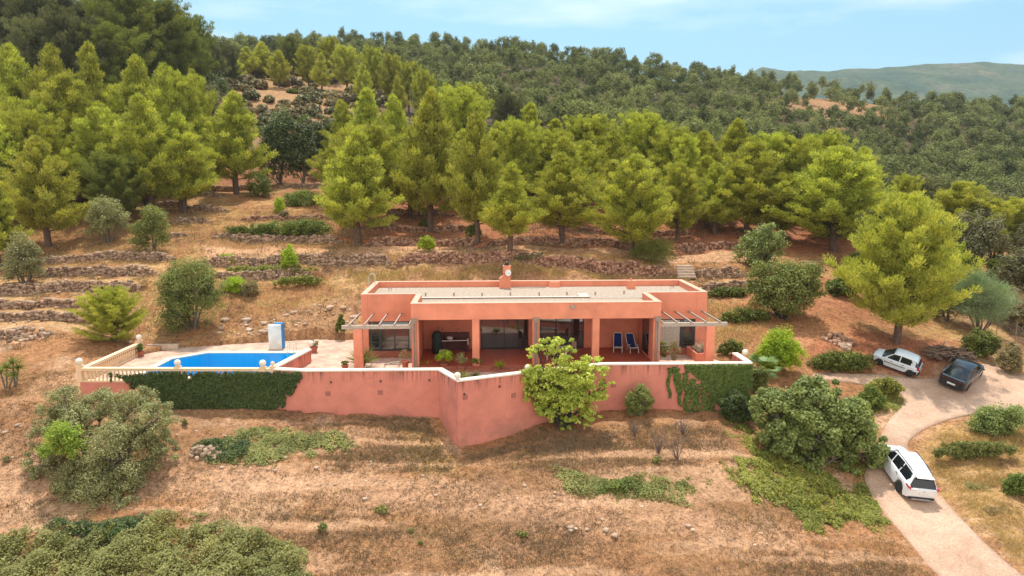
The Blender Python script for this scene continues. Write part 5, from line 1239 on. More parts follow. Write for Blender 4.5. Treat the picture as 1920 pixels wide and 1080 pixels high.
def car(loc, rot, label, S):
    e = empty('parked_car', loc, label, 'car', None); e.rotation_euler = rot
    Lh, Wd = S['L']/2, S['W']/2; pm_ = S['paint']
    xs = sorted(set([-Lh, -Lh+.06, -Lh+.2, Lh-.3, Lh-.12, Lh]+list(np.linspace(-Lh+.35, Lh-.45, 22))))
    def hwid(x): return Wd*ip(x, [(-Lh, .80), (-Lh+.08, .90), (-Lh+.35, .975), (-Lh+1.0, 1.0), (Lh-1.2, 1.0), (Lh-.5, .93), (Lh-.15, .80), (Lh, .62)])
    def top(x): return ip(x, S['deck'])
    def bot(x): return ip(x, [(-Lh, .38), (-Lh+.35, .22), (Lh-.5, .2), (Lh, .30)])
    wr = S['wr']; ax = [S['rx'], S['fx']]
    def prof(s):
        x = s['x']; w_ = hwid(x); zt_ = top(x); zb = bot(x); m = (zb+zt_)/2
        # raise the sill line over the wheels to cut arches
        za = zb
        for a in ax:
            d = abs(x-a)
            if d < wr+.06: za = max(za, wr+math.sqrt(max(0, (wr+.06)**2-d*d)))
        za = min(za, zt_-.16)
        return [(0, zb), (w_*.80, zb), (w_*.80, max(zb, za-.001)), (w_*.985, za), (w_*1.0, max(za+.03, m)), (w_*.985, zt_-.10), (w_*.93, zt_-.03), (w_*.80, zt_), (0, zt_+.015)]
    for a in ax:
        for q in np.linspace(-1, 1, 9): xs.append(a+q*(wr+.06)*.999)
    xs = sorted(xs); vs, fs = loft([dict(x=x) for x in xs], prof)
    b = MB(); b.add(vs, fs); bo = b.build('body', pm_, e, smooth=True, angle=38)
    # greenhouse
    g = S['gh']  # list of (x, ztop, halfwidth_top_factor)
    zb0 = lambda x: top(x)-.03
    def gp(s):
        x = s['x']; zt_ = s['zt']; wb = hwid(max(-Lh+.3, min(Lh-.9, x)))*.90; wt_ = wb*s['k']; zb = zb0(x)
        return [(0, zb-.05), (wb, zb-.04), (wb*.5+wt_*.5, (zb+zt_)/2), (wt_, zt_-.05), (wt_*.88, zt_-.008), (0, zt_+.012)]
    def gs(tab, nn=16):
        out = []
        for x in np.linspace(tab[0][0], tab[-1][0], nn): out.append(dict(x=float(x), zt=max(zb0(x)+.012, float(np.interp(x, [t[0] for t in tab], [t[1] for t in tab]))), k=float(np.interp(x, [t[0] for t in tab], [t[2] for t in tab]))))
        return out
    gv, gf = loft(gs(g), gp); k = MB(); k.add(gv, gf); k.build('glasshouse', C_GLASS, e, smooth=True, angle=35)
    # painted roof skin and pillars, 8 mm proud of the glass
    st = gs(g); x0, x1 = S['roof']; rf = MB(); rows = []
    for q in st:
        pass
    xr = np.linspace(x0, x1, 10); vs = []; 
    for x in xr:
        z = float(np.interp(x, [t[0] for t in g], [t[1] for t in g])); kk = float(np.interp(x, [t[0] for t in g], [t[2] for t in g])); wb = hwid(max(-Lh+.3, min(Lh-.9, x)))*.90; wt_ = wb*kk
        for (y, zz) in ((-wt_-.012, z-.10), (-wt_-.008, z-.04), (-wt_*.88, z+.006), (0, z+.03), (wt_*.88, z+.006), (wt_+.008, z-.04), (wt_+.012, z-.10)): vs.append((x, y, zz))
    fs = [(i*7+j, i*7+j+1, (i+1)*7+j+1, (i+1)*7+j) for i in range(9) for j in range(6)]; rf.add(vs, [tuple(reversed(f)) for f in fs])
    ro = rf.build('roof', pm_ if not S.get('blackroof') else C_GLASS, e, smooth=True); sm_ = ro.modifiers.new('s', 'SOLIDIFY'); sm_.thickness = .012; sm_.offset = -1
    def side(x, z_lo=None):
        z = float(np.interp(x, [t[0] for t in g], [t[1] for t in g])); kk = float(np.interp(x, [t[0] for t in g], [t[2] for t in g])); wb = hwid(max(-Lh+.3, min(Lh-.9, x)))*.90
        return wb, wb*kk, zb0(x), z
    for (xb, xt, wpil) in S['pillars']:
        for sg in (1, -1):
            wb, wt_, zb, _ = side(xb); _, wt2, _, zt_ = side(xt); zt_ = zt_-.06
            p = MB(); o_ = .014; vs = []
            for (xx, yy, zz) in ((xb, wb+o_, zb-.03), (xt, wt2+o_, zt_)):
                for (dx, dy) in ((-wpil/2, 0), (wpil/2, 0), (wpil/2, -.03), (-wpil/2, -.03)): vs.append((xx+dx, sg*(yy+dy), zz))
            mid = []; p.add(vs, [(0, 1, 5, 4), (1, 2, 6, 5), (2, 3, 7, 6), (3, 0, 4, 7)]); p.build('pillar', pm_, e)
    for (xa, ya) in ((S['rx'], 1), (S['rx'], -1), (S['fx'], 1), (S['fx'], -1)):
        y0 = ya*(hwid(xa)-.115); k = MB(); w2 = .11
        prof_ = [(wr*.66, -w2), (wr*.93, -w2), (wr, -w2*.7), (wr, w2*.7), (wr*.93, w2), (wr*.66, w2)]
        k.lathe(prof_, n=24); wo = k.build('wheel', C_TYRE, e, loc=(xa, y0, wr), smooth=True); wo.rotation_euler = (R(90), 0, 0)
        k = MB(); k.lathe([(wr*.1, -.09), (wr*.68, -.09), (wr*.68, .09), (wr*.6, .07), (wr*.58, .03), (wr*.1, .03)], n=20, m=0)
        for j in range(7):
            a = j*2*math.pi/7
            for sz in (-1, 1): k.add([(math.cos(a-.12)*wr*.1, math.sin(a-.12)*wr*.1, sz*.085), (math.cos(a-.1)*wr*.64, math.sin(a-.1)*wr*.64, sz*.093), (math.cos(a+.1)*wr*.64, math.sin(a+.1)*wr*.64, sz*.093), (math.cos(a+.12)*wr*.1, math.sin(a+.12)*wr*.1, sz*.085)], [(0, 1, 2, 3)])
        k.lathe([(.001, -.094), (wr*.2, -.094), (wr*.2, .094), (.001, .094)], n=12); k.build('rim', C_RIM, wo)
        k = MB(); k.lathe([(wr+.055, -.05), (wr+.05, .05)], n=20); 
    # under body
    k = MB(); k.box(-Lh+.3, Lh-.3, -Wd*.78, Wd*.78, .16, .34); k.build('underbody', C_PLAST, e)
    S['extra'](e, hwid, top, Lh, Wd)
    return e
def quadbox(mb, pts, t):
    """pts 4 corners; extrude by vector t"""
    p = [Vector(q) for q in pts]; tv = Vector(t); vs = p+[q+tv for q in p]
    mb.add(vs, [(0, 1, 2, 3), (7, 6, 5, 4), (0, 4, 5, 1), (1, 5, 6, 2), (2, 6, 7, 3), (3, 7, 4, 0)])
def common(e, hwid, top, Lh, Wd, pm_, zplate, hx, dark_sill=True, mirror=None, plate_x=-.02):
    k = MB(); k.box(-Lh+plate_x-.015, -Lh+plate_x+.05, -.26, .26, zplate, zplate+.12); pl_ = k.build('number_plate', C_PLATE, e)
    for sg in (1, -1):
        for x in hx: k = MB(); y = hwid(x)*.99; k.box(x-.09, x+.09, sg*y-.02, sg*y+.025, top(x)-.17, top(x)-.14); k.build('door_handle', C_PLAST, e)
        x = Lh*.36 if mirror is None else mirror; k = MB(); y = hwid(x)*.93; k.ball((0, 0, 0), 1, 10); o = k.build('mirror', pm_, e, loc=(x, sg*(y+.12), top(x)+.08), smooth=True); o.scale = (.07, .11, .075)
        # head lights
        k = MB(); k.ball((0, 0, 0), 1, 12); o = k.build('headlight', C_HEAD, e, loc=(Lh-.32, sg*Wd*.70, top(Lh-.3)-.09), smooth=True); o.scale = (.22, .13, .08)
def hatch_extra(e, hwid, top, Lh, Wd):
    common(e, hwid, top, Lh, Wd, C_BLUEW, .46, (-.55, .35), mirror=.72, plate_x=-.055)
    k = MB(); k.box(-Lh-.05, -Lh+.10, -Wd*.86, Wd*.86, .26, .60); k.box(-Lh+.1, -Lh+.42, -Wd*.97, -Wd*.93, .3, .58); k.box(-Lh+.1, -Lh+.42, Wd*.93, Wd*.97, .3, .58); k.build('rear_bumper', C_PLAST, e, bevel=.03)
    k = MB(); k.box(Lh-.2, Lh+.04, -Wd*.72, Wd*.72, .24, .55); k.build('front_bumper', C_PLAST, e, bevel=.04)
    for sg in (1, -1):
        k = MB(); k.box(-.75, .85, sg*Wd*.99-.01, sg*Wd*.99+.025, .56, .61); k.build('side_moulding', C_PLAST, e)
        k = MB(); quadbox(k, [(-Lh-.012, sg*Wd*.66, .72), (-Lh-.012, sg*Wd*.83, .72), (-Lh+.06, sg*Wd*.80, 1.05), (-Lh+.06, sg*Wd*.68, 1.05)], (.1, 0, 0)); k.box(-Lh+.02, -Lh+.22, sg*Wd*.90-.035, sg*Wd*.90+.012, .74, .98); k.build('tail_light', C_RED, e)
    k = MB(); k.box(-Lh-.02, -Lh+.0, -.03, .03, .72, .78); k.build('badge', C_RIM, e)
    k = MB(); k.box(-Lh-.014, -Lh+.02, -Wd*.62, Wd*.62, .62, .97); k.build('tailgate', C_BLUEW, e, bevel=.01)
    k = MB(); k.tube([(-Lh+.12, .0, .98), (-Lh+.17, .28, 1.12)], .012, 4); k.build('rear_wiper', C_PLAST, e)
HATCH = dict(L=3.55, W=1.56, paint=C_BLUEW, wr=.28, rx=-1.2, fx=1.17, deck=[(-1.78, .93), (-1.5, .97), (.6, .93), (1.0, .90), (1.5, .80), (1.78, .62)],
    gh=[(-1.72, .98, .86), (-1.50, 1.38, .80), (-1.3, 1.49, .80), (-.3, 1.54, .82), (.25, 1.49, .82), (.42, 1.42, .84), (1.12, .93, .95)], roof=(-1.52, .34), pillars=[(-1.25, -1.2, .34), (-.22, -.24, .09), (.96, .38, .08), (.86, .34, .05)], extra=hatch_extra)
def suv_extra(e, hwid, top, Lh, Wd):
    common(e, hwid, top, Lh, Wd, C_WHITE, .70, (-.75, .35), mirror=.95, plate_x=-.045)
    k = MB(); k.box(-Lh-.045, -Lh+.12, -Wd*.84, Wd*.84, .30, .44); k.build('rear_bumper', C_PLAST, e, bevel=.03)
    k = MB(); k.box(-Lh-.06, -Lh+.1, -Wd*.6, Wd*.6, .24, .33); k.build('skid_plate', C_RIM, e, bevel=.02)
    k = MB(); quadbox(k, [(-Lh-.035, -Wd*.72, .52), (-Lh-.035, Wd*.72, .52), (-Lh-.02, Wd*.62, .98), (-Lh-.02, -Wd*.62, .98)][::-1], (.06, 0, 0)); k.build('tailgate', C_WHITE, e, bevel=.012)
    for sg in (1, -1):
        k = MB(); quadbox(k, [(-Lh-.04, sg*Wd*.50, .88), (-Lh+.02, sg*Wd*.86, .86), (-Lh+.12, sg*Wd*.93, 1.03), (-Lh-.01, sg*Wd*.62, .96)], (.10, 0, 0)); k.box(-Lh+.08, -Lh+.42, sg*Wd*.95-.04, sg*Wd*.95+.02, .92, 1.03); k.build('tail_light', C_RED, e)
        k = MB(); k.tube([(-1.4, sg*Wd*.58, 1.62), (-1.2, sg*Wd*.60, 1.68), (.4, sg*Wd*.66, 1.68), (.6, sg*Wd*.66, 1.60)], .022, 6); k.build('roof_rail', C_PLAST, e)
    k = MB(); k.box(-2.0, -1.75, -Wd*.56, Wd*.56, 1.54, 1.58); k.build('spoiler', C_WHITE, e, bevel=.012)
    k = MB(); k.box(-Lh-.05, -Lh-.03, -.06, .06, .86, .90); k.build('badge', C_RIM, e)
SUV = dict(L=4.5, W=1.86, paint=C_WHITE, wr=.35, rx=-1.36, fx=1.33, deck=[(-2.25, .98), (-2.0, 1.07), (.8, 1.02), (1.3, .99), (1.9, .90), (2.25, .66)],
    gh=[(-2.18, 1.05, .80), (-1.80, 1.52, .66), (-1.5, 1.61, .68), (-.6, 1.68, .74), (.15, 1.66, .80), (.5, 1.58, .82), (1.28, 1.02, .95)], roof=(-1.82, .46), pillars=[(-1.85, -1.6, .36), (-.75, -.75, .07), (.15, .12, .08), (1.12, .5, .08)], extra=suv_extra)
def coupe_extra(e, hwid, top, Lh, Wd):
    common(e, hwid, top, Lh, Wd, C_BLACK, .50, (-.6, .45), mirror=.85, plate_x=-.045)
    k = MB(); k.box(-Lh-.04, -Lh+.1, -Wd*.82, Wd*.82, .28, .46); k.build('rear_bumper', C_PLAST, e, bevel=.03)
    k = MB(); quadbox(k, [(-Lh-.03, -Wd*.80, .86), (-Lh-.03, Wd*.80, .86), (-Lh-.03, Wd*.80, .92), (-Lh-.03, -Wd*.80, .92)][::-1], (.06, 0, 0)); k.build('light_bar', paint('dark_red_lamp', (.10, .01, .02)), e)
    k = MB(); k.box(-Lh-.06, -Lh+.16, -Wd*.78, Wd*.78, 1.03, 1.06); k.build('spoiler', C_BLACK, e, bevel=.012)
COUPE = dict(L=4.45, W=1.84, paint=C_BLACK, wr=.34, rx=-1.35, fx=1.32, deck=[(-2.22, 1.0), (-1.95, 1.05), (.8, .98), (1.3, .94), (1.9, .84), (2.22, .62)],
    gh=[(-2.1, 1.06, .82), (-1.6, 1.27, .74), (-.9, 1.46, .74), (-.2, 1.53, .78), (.2, 1.51, .80), (.5, 1.45, .82), (1.3, .98, .95)], roof=(-.95, .46), pillars=[(-1.75, -1.2, .14), (-.3, -.3, .07), (1.14, .5, .07)], extra=coupe_extra, blackroof=False)
def ground_rot(x, y, yaw, Lc=2.6):
    fx, fy = math.cos(yaw), math.sin(yaw); h = Lc/2; zf = zat(x+fx*h, y+fy*h); zr = zat(x-fx*h, y-fy*h); zl = zat(x-fy*.8, y+fx*.8); zr2 = zat(x+fy*.8, y-fx*.8)
    f = Vector((fx*Lc, fy*Lc, zf-zr)).normalized(); l = Vector((-fy*1.6, fx*1.6, zl-zr2)).normalized(); up = f.cross(l).normalized(); l = up.cross(f)
    return Matrix((f, l, up)).transposed().to_euler(), (zf+zr)/2
def park(u, v, yaw, label, S, lift=.065):
    x, y, z = G(u, v); x, y = x+0, y+0; rot, zc = ground_rot(x, y, yaw); return car((x, y, zc+lift), rot, label, S)
c1 = park(1678, 690, R(143), 'small white hatchback parked under the large yellow green pine', HATCH); c1.scale = (.84, .84, .84)
c2 = park(1800, 712, R(40), 'black coupe like car parked by the woodpile with its rear to the driveway', COUPE); c2.scale = (.95, .95, .88)
c3 = park(1688, 897, R(88), 'white sport utility car on the driveway, half under the fig tree', SUV); c3.scale = (.9, .9, .92)
# ================================================================== FOREGROUND TREES, IVY, GROUND COVER, DETAILS
def OB(name, u, vb, Yd, lobes_px, n, size, mat, bark, label, cat_, seed, Y=None, **kw):
    """lobes given as (u, v, radius_px_x, radius_px_z, dY): one tree at real depth"""
    if Y is None: x, y, z = G(u, vb)
    else: d = ray(u, vb); y = Y; x = d[0]/d[1]*y; z = zat(x, y)
    L_ = []
    for (lu, lv, rx, rz, dy) in lobes_px:
        q = P(lu, lv, y+dy); k = kpx(y+dy)
        L_.append((q[0]-x, q[1]-y, q[2]-z, rx/k, min(rx, rz)*1.0/k, rz/k))
    return blob_tree(name, (x, y, z), L_, n, size, mat, bark, label, cat_, np.random.RandomState(seed), **kw)
CLIMB = foliage('climber_leaves', (.12, .20, .02), (.48, .52, .09), .35)
# big olive in the left foreground (three main heads) with a climber on it
OB('olive_tree', 185, 985, 0, [(215,865,70,75,0),(190,945,70,55,-.8),(200,905,60,40,-.6),(120,770,48,45,1.6),(100,800,40,40,1.4),(190,765,50,42,1.8),(245,765,48,40,1.6),(285,790,42,50,1.2),(310,845,30,28,.8),(75,865,34,36,.4),(150,905,55,50,-.2),(240,925,40,45,-.3),(215,962,55,34,-1.5),(150,800,50,45,.8),(255,830,50,40,.8)],
   85000, .13, OLIVE, M_BARKO, 'big grey green olive with several heads in the left foreground', 'olive tree', 5, sub=34, rsub=.30, Y=33.2, asp=.36)
OB('climbing_plant', 110, 900, 0, [(118,815,34,26,-.9),(98,845,24,20,-.9),(140,838,22,20,-.9)], 4500, .13, CLIMB, M_BARKO, 'bright yellow green climber growing over the left side of the big olive', 'climber', 6, Y=33.4, limbs=False, sub=30, rsub=.4)
# bright leafy tree against the wall
OB('persimmon_tree', 1052, 815, 0, [(1040,650,50,18,0),(1010,660,30,14,-.1),(1030,720,55,35,0),(1075,700,55,35,.1),(1110,690,28,24,0),(1000,700,28,22,0),(1085,745,42,35,-.2),(1045,760,50,30,-.2),(1020,775,25,18,-.2),(1100,780,28,20,-.2),(1060,795,14,18,-.4),(1135,718,18,9,0),(1115,735,30,22,0),(990,735,24,16,0),(1000,740,25,16,0)],
   21000, .18, PERS, M_BARKD, 'bright yellow green leafy tree in front of the salmon wall', 'tree', 7, Y=38.4, sub=30, rsub=.29, asp=.5, flatz=.6)
# fig tree
OB('fig_tree', 1530, 880, 0, [(1520,770,85,58,0),(1450,775,50,48,.2),(1590,790,60,52,0),(1540,820,85,50,-.6),(1620,835,48,40,-.4),(1470,830,45,40,-.3),(1560,865,55,35,-.8),(1500,860,50,30,-.6),(1640,855,28,26,-.4),(1530,728,50,24,.4),(1430,750,26,26,.4)],
   76000, .18, FIG, M_BARKG, 'wide green fig tree with pale branches beside the driveway', 'fig tree', 8, Y=37.2, sub=36, rsub=.27, asp=.6)
# fan palm by the terrace corner
def fan_palm(u, v, label, hpx=55, nf=26):
    x, y, z = G(u, v); e = empty('fan_palm', (x, y, z), label, 'palm'); k = MB(); hh = hpx/kpx(y)*.45; k.tube([(0, 0, -.1), (.03, 0, hh)], [.16, .12], 8); k.build('trunk', M_BARKO, e)
    rng = np.random.RandomState(3); f = MB()
    for i in range(nf):
        a = i*2.4; el = R(rng.uniform(-10, 75)); d = Vector((math.cos(a)*math.cos(el), math.sin(a)*math.cos(el), math.sin(el))); p0 = Vector((.03, 0, hh)); p1 = p0+d*.75
        s = Vector((-math.sin(a), math.cos(a), 0)); up = d.cross(s)
        for j in range(11):
            t = (j-5)/5*1.15; dd = (d*math.cos(t)+s*math.sin(t)).normalized(); q = p1+dd*.65-Vector((0, 0, .1)); w_ = up.cross(dd).normalized()*0+dd.cross(up).normalized()*.03; f.add([p1-w_*.3, p1+dd*.3+w_, q, p1+dd*.3-w_], [(0, 1, 2, 3)])
    fo = f.build('fronds', M_PALM, e); return e
M_PALM = flat('palm_leaf', (.16, .25, .06), .6, var=.3, scale=3)
fan_palm(1425, 726, 'bright fan palm between the terrace corner and the lime bush', 75)
B(1425,745,60,60,OLIVEG,'yellowish shrub under the fan palm','bush','bush',.13,4500,80,4,limbs=False)
B(1385,800,70,60,IVY,'dark ivy bush at the foot of the wall corner','bush','bush',.13,4500,81,4,limbs=False)
# potted plants
def pot(loc, label, r=.2, h=.32, plant='leaf', pr=.3, ph=.5, mat=HEDGE, n=700, size=.1, seed=0, pm=None):
    e = empty('potted_plant', loc, label, 'potted plant'); k = MB(); k.lathe([(r*.68, 0), (r, h*.86), (r*1.12, h*.86), (r*1.12, h), (r*.92, h), (r*.9, h*.9), (.01, h*.9)], n=16); k.build('pot', pm or M_TERRA, e, smooth=True, angle=30)
    rng = np.random.RandomState(seed)
    if plant == 'leaf':
        c = rdir(rng, 14)*np.array([pr, pr, ph*.5])*.65+(0, 0, h+ph*.55); v, f, t = clumpcloud(c, np.full(14, min(pr, ph*.5)*.5), n//14, rng, 'leaf', size, .9, asp=.45); link('foliage', npmesh('foliage', v, f, mat, tint=t), e)
    else:
        D = unit(rng.normal(size=(n, 3))*np.array([1, 1, .5])+(0, 0, .7)); v, f, t = needles(np.tile([0, 0, h], (n, 1))+rng.normal(size=(n, 3))*.03, D, ph, .05, rng); link('foliage', npmesh('foliage', v, f, mat, tint=t), e)
    return e
def fl(u, v, z=-.3): q = PZ(u, v, z); return (q[0], q[1], z)
pot(fl(589,661), 'terracotta pot with a pale leafy plant beside the pool dividing wall', .26, .42, 'leaf', .38, .5, OLIVE, 900, .1, 1)
pot(fl(265,668), 'terracotta pot standing beside the rear post of the balustrade', .22, .36, 'leaf', .3, .5, HEDGE, 800, .1, 2)
pot(fl(647,692), 'small terracotta pot with a green plant left of the pergola column', .22, .28, 'leaf', .28, .3, HEDGE, 700, .08, 3)
pot(fl(679,690), 'tall spiky yucca in a dark pot right of the left pergola column', .22, .35, 'spike', .3, 1.3, OLIVEG, 260, .1, 4, M_BARKD)
pot(fl(760,689), 'square terracotta pot with a sparse grey shrub under the left pergola', .24, .45, 'leaf', .5, .7, SCRUB, 380, .09, 5)
pot(fl(833,693), 'broad leaved plant in a clay pot before the first porch bay', .24, .4, 'leaf', .6, .9, BRIGHT, 1100, .22, 6)
pot(fl(865,696), 'dusty grey shrub in a clay pot before the first porch bay', .24, .35, 'leaf', .42, .85, OLIVE, 700, .1, 7)
pot(fl(893,694), 'dark green plant in a clay pot at the foot of the second porch pillar', .26, .35, 'leaf', .4, .5, HEDGE, 800, .12, 8)
pot(fl(1262,690), 'tall thin flowering shrub against the right downpipe', .2, .3, 'leaf', .45, 1.6, SCRUB, 1100, .1, 9)
pot(fl(1242,688), 'dark climbing plant beside the right downpipe', .2, .3, 'leaf', .3, 1.5, HEDGE, 900, .12, 10)
def spiky(u, v, z, label, mat, n, ln, name='agave', cat_='agave', trunk=0, w_=.06, seed=1):
    q = PZ(u, v, z); e = empty(name, q, label, cat_); rng = np.random.RandomState(seed)
    if trunk: k = MB(); k.tube([(0, 0, 0), (.02, 0, trunk)], .035, 6); k.build('trunk', M_BARKO, e)
    D = unit(rng.normal(size=(n, 3))*np.array([1, 1, .35])+(0, 0, .55)); v_, f_, t_ = needles(np.tile([0, 0, trunk+.02], (n, 1)), D, ln, w_, rng); link('leaves', npmesh('leaves', v_, f_, mat, tint=t_), e)
spiky(795,691,-.3,'spiky green yucca beside the first downpipe',BRIGHT,110,.75,'yucca','yucca',seed=2)
spiky(865,709,-.3,'spiky plant tucked behind the white ball on the wall corner',OLIVEG,110,.65,'yucca','yucca',seed=3)
spiky(890,705,-.3,'small pale agave in the gravel wedge behind the wall',OLIVE,90,.45,seed=4)
spiky(936,697,-.3,'tiny palm like plant in the gravel wedge',BRIGHT,70,.5,'yucca','yucca',.35,seed=5)
# yucca on the left slope
def wildyucca(u, v, label, heads, seed):
    x, y, z = G(u, v); e = empty('yucca', (x, y, z), label, 'yucca'); rng = np.random.RandomState(seed); k = MB(); V = []
    for (dx, h) in heads:
        k.tube([(dx*.2, 0, -.1), (dx, .05, h)], .045, 6); D = unit(rng.normal(size=(60, 3))*np.array([1, 1, .7])+(0, 0, .35)); V.append(needles(np.tile([dx, .05, h], (60, 1)), D, .65, .06, rng))
    k.build('stems', M_BARKO, e); v_, f_, t_ = cat(V); link('leaves', npmesh('leaves', v_, f_, OLIVEG, tint=t_), e)
wildyucca(12, 728, 'spiky yucca with several stems at the left edge on the bare slope', [(-.3, 1.0), (.1, 1.3), (.5, .8)], 4); wildyucca(28, 725, 'smaller stemmed yucca on the bare slope right of the other', [(0, 1.5), (.3, 1.2)], 5)
B(640,640,22,40,HEDGE,'dark green shrub at the back left corner of the villa','bush','bush',.14,1800,82,3,limbs=False)
B(10,868,20,12,SCRUB,'tiny grey tuft on the bare slope at the left','bush','bush',.1,500,83,3,limbs=False)
# dry plants in the planter
rng = np.random.RandomState(5); c = np.c_[rng.uniform(-.35, .3, 16), rng.uniform(.2, 1.9, 16), rng.uniform(.6, 1.0, 16)]; v, f, t = clumpcloud(c, np.full(16, .28), 70, rng, 'leaf', .09, .8); link('dry_plants', npmesh('dry_plants', v, f, foliage('dry_flowers', (.30, .22, .15), (.62, .52, .40), .2), tint=t), PLBOX)
# ------------------------------------------------------------------ ivy
def ivy(poly_px, n, size, label, seed, y0f, name='ivy', strands=()):
    rng = np.random.RandomState(seed); us = [p[0] for p in poly_px]; vs_ = [p[1] for p in poly_px]; Pts = []; Ns = []
    U = rng.uniform(min(us), max(us), n*3); Vv = rng.uniform(min(vs_), max(vs_), n*3); nn = fbm(U*.045, Vv*.045, 4)*30+fbm(U*.22, Vv*.12, 3)*22; d = dpoly(U, Vv, poly_px)+nn
    ok = (d < 0); U = U[ok]; Vv = Vv[ok]; thin = rng.rand(len(U)) < np.clip(.35+(-d[ok])/14, 0, 1); U = U[thin]; Vv = Vv[thin]
    for (su, v0, v1, wd) in strands:
        m = int((v1-v0)*10); sv = rng.uniform(v0, v1, m); U = np.r_[U, su+np.sin(sv*.15+su)*2+rng.normal(size=m)*wd*(1-.5*(sv-v0)/(v1-v0))]; Vv = np.r_[Vv, sv]
    out = []
    for u, v in zip(U, Vv):
        q = onwall(u, v)
        if q: out.append(q)
    Q = np.array(out); hump = (.10+.16*np.clip(fbm(Q[:, 0]*.9, Q[:, 2]*.9, 3)+.3, 0, 1))*rng.uniform(.15, 1, len(Q)); nx, ny = np.sin(Q[:, 3]), -np.cos(Q[:, 3])
    Pt = np.c_[Q[:, 0]+nx*hump, Q[:, 1]+ny*hump, Q[:, 2]]; N = unit(np.c_[nx, ny, np.full(len(Q), .55)]+rng.normal(size=(len(Q), 3))*.45)
    v_, f_, t_ = leafq(Pt, N, size, rng, .8); c0 = Pt.mean(0); o = link(name, npmesh(name, v_-c0, f_, IVY if y0f == 0 else IVY2, tint=t_), None, tuple(c0)); tag(o, label, 'ivy')
IVY2 = foliage('climbing_leaves', (.05, .085, .012), (.22, .27, .045), .25, objvar=0, spec=.4)
ivy([(200,697),(560,697),(575,703),(545,728),(520,762),(500,778),(420,776),(330,770),(290,745),(255,728),(215,712)], 17000, .13, 'dark dense ivy curtain covering the terrace wall below the pool', 1, 0)
ivy([(1284,683),(1411,683),(1411,790),(1370,785),(1352,775),(1345,755),(1325,735),(1310,715),(1290,700)], 13000, .14, 'ragged green creeper hanging over the right end of the terrace wall', 2, 1, 'wall_creeper', [(1254,690,745,1.2),(1262,688,700,2),(1268,690,735,1.5),(1275,700,760,1.5),(1286,700,778,2.5),(1297,710,785,3),(1307,720,780,2.5),(1320,730,790,3),(1333,740,790,3)])
# ------------------------------------------------------------------ ground cover patches
def cover(poly_px, n, size, mat, label, name, seed, h=.25, kind='leaf', nzamp=1.2, lump=.5, W=.05, cat_=None, stuff=True, dens_noise=0, sparse=None):
    wpn = wpoly(poly_px); rng = np.random.RandomState(seed); a = np.array(wpn); lo = a.min(0)-.5; hi = a.max(0)+.5; X = rng.uniform(lo[0], hi[0], n*3); Y = rng.uniform(lo[1], hi[1], n*3)
    d = dpoly(X, Y, wpn)+fbm(X*.6+seed, Y*.6, 4)*nzamp*2; ok = (d < 0) & (rng.rand(len(X)) < np.clip(.12-d/.9, 0, 1))
    if dens_noise: ok &= (fbm(X*1.1+seed*3, Y*1.1, 4)+rng.normal(size=len(X))*.05) > -dens_noise
    if sparse is not None: ok &= (fbm(X*2.4+seed, Y*2.4, 3)+rng.normal(size=len(X))*.07+np.clip(-d/2.5, 0, .12)) > sparse
    ok &= dpoly(X, Y, TERR) > .05; ok &= dpoly(X, Y, DRIVE) > .0
    X = X[ok][:n]; Y = Y[ok][:n]; d = d[ok][:n]; Z = zt(X, Y); hh = h*(.35+np.clip(fbm(X*1.3+seed, Y*1.3, 3)*2+.5, 0, 1.2)*lump*2)*np.clip(-d/.8+.2, .15, 1); zz = Z+hh*rng.rand(len(X))**.6
    if kind == 'leaf': v, f, t = leafq(np.c_[X, Y, zz], unit(np.c_[rng.normal(size=len(X))*.5, rng.normal(size=len(X))*.5-.25, np.ones(len(X))]), size, rng, .6)
    else: v, f, t = needles(np.c_[X, Y, zz*.3+Z*.7-.02], unit(np.c_[rng.normal(size=(len(X), 2))*.5, np.ones(len(X))]), size, W, rng)
    k_ = 4 if kind == 'leaf' else 3
    pt = np.repeat(np.clip(fbm(X*.8+3, Y*.8, 4)*1.6+.5, 0, 1), k_); t = np.clip(t*.5+pt*.5, 0, 1)
    c0 = np.array([X.mean(), Y.mean(), Z.mean()]); o = link(name, npmesh(name, v-c0, f, mat, tint=t), None, tuple(c0)); tag(o, label, cat_ or 'ground cover', kind='stuff' if stuff else None); return o
cover([(1430,800),(1500,850),(1560,890),(1625,925),(1650,975),(1600,1000),(1555,1005),(1480,985),(1400,950),(1360,900),(1370,860),(1400,850),(1350,800),(1345,785)], 42000, .12, COVER, 'yellow green creeping ground cover sloping down from the fig tree', 'ground_cover', 1, .2, nzamp=2.0, dens_noise=.03, sparse=.0)
cover([(1045,895),(1110,880),(1160,900),(1240,905),(1330,900),(1340,925),(1260,945),(1150,945),(1060,925)], 9000, .11, BRAMBLE, 'low green weeds across the middle of the foreground slope', 'weeds', 2, .22, nzamp=1.8, dens_noise=.0, sparse=.03)
cover([(1100,912),(1180,908),(1290,906),(1300,925),(1200,935),(1120,930)], 7000, .11, HEDGE, 'dark low bramble strip in the foreground slope', 'bramble_patch', 3, .35, dens_noise=.05)
cover([(395,850),(440,825),(470,805),(560,790),(640,815),(660,850),(590,862),(500,858),(420,858)], 15000, .11, BRAMBLE, 'green weed patch below the ivy covered wall', 'weeds', 4, .18, nzamp=1.8, dens_noise=.0, sparse=.04)
cover([(370,845),(430,832),(470,835),(460,850),(400,856)], 3500, .12, IVY, 'dark ivy on the small rubble heap left of the weed patch', 'ivy_patch', 5, .4)
cover([(-150,1200),(-150,1035),(0,1025),(120,1018),(220,1000),(310,978),(400,978),(480,985),(560,1010),(590,1055),(590,1200)], 72000, .115, BRAMBLE, 'big bramble thicket filling the bottom left corner', 'bramble_thicket', 6, .38, nzamp=1.4, lump=1.1, dens_noise=.12)
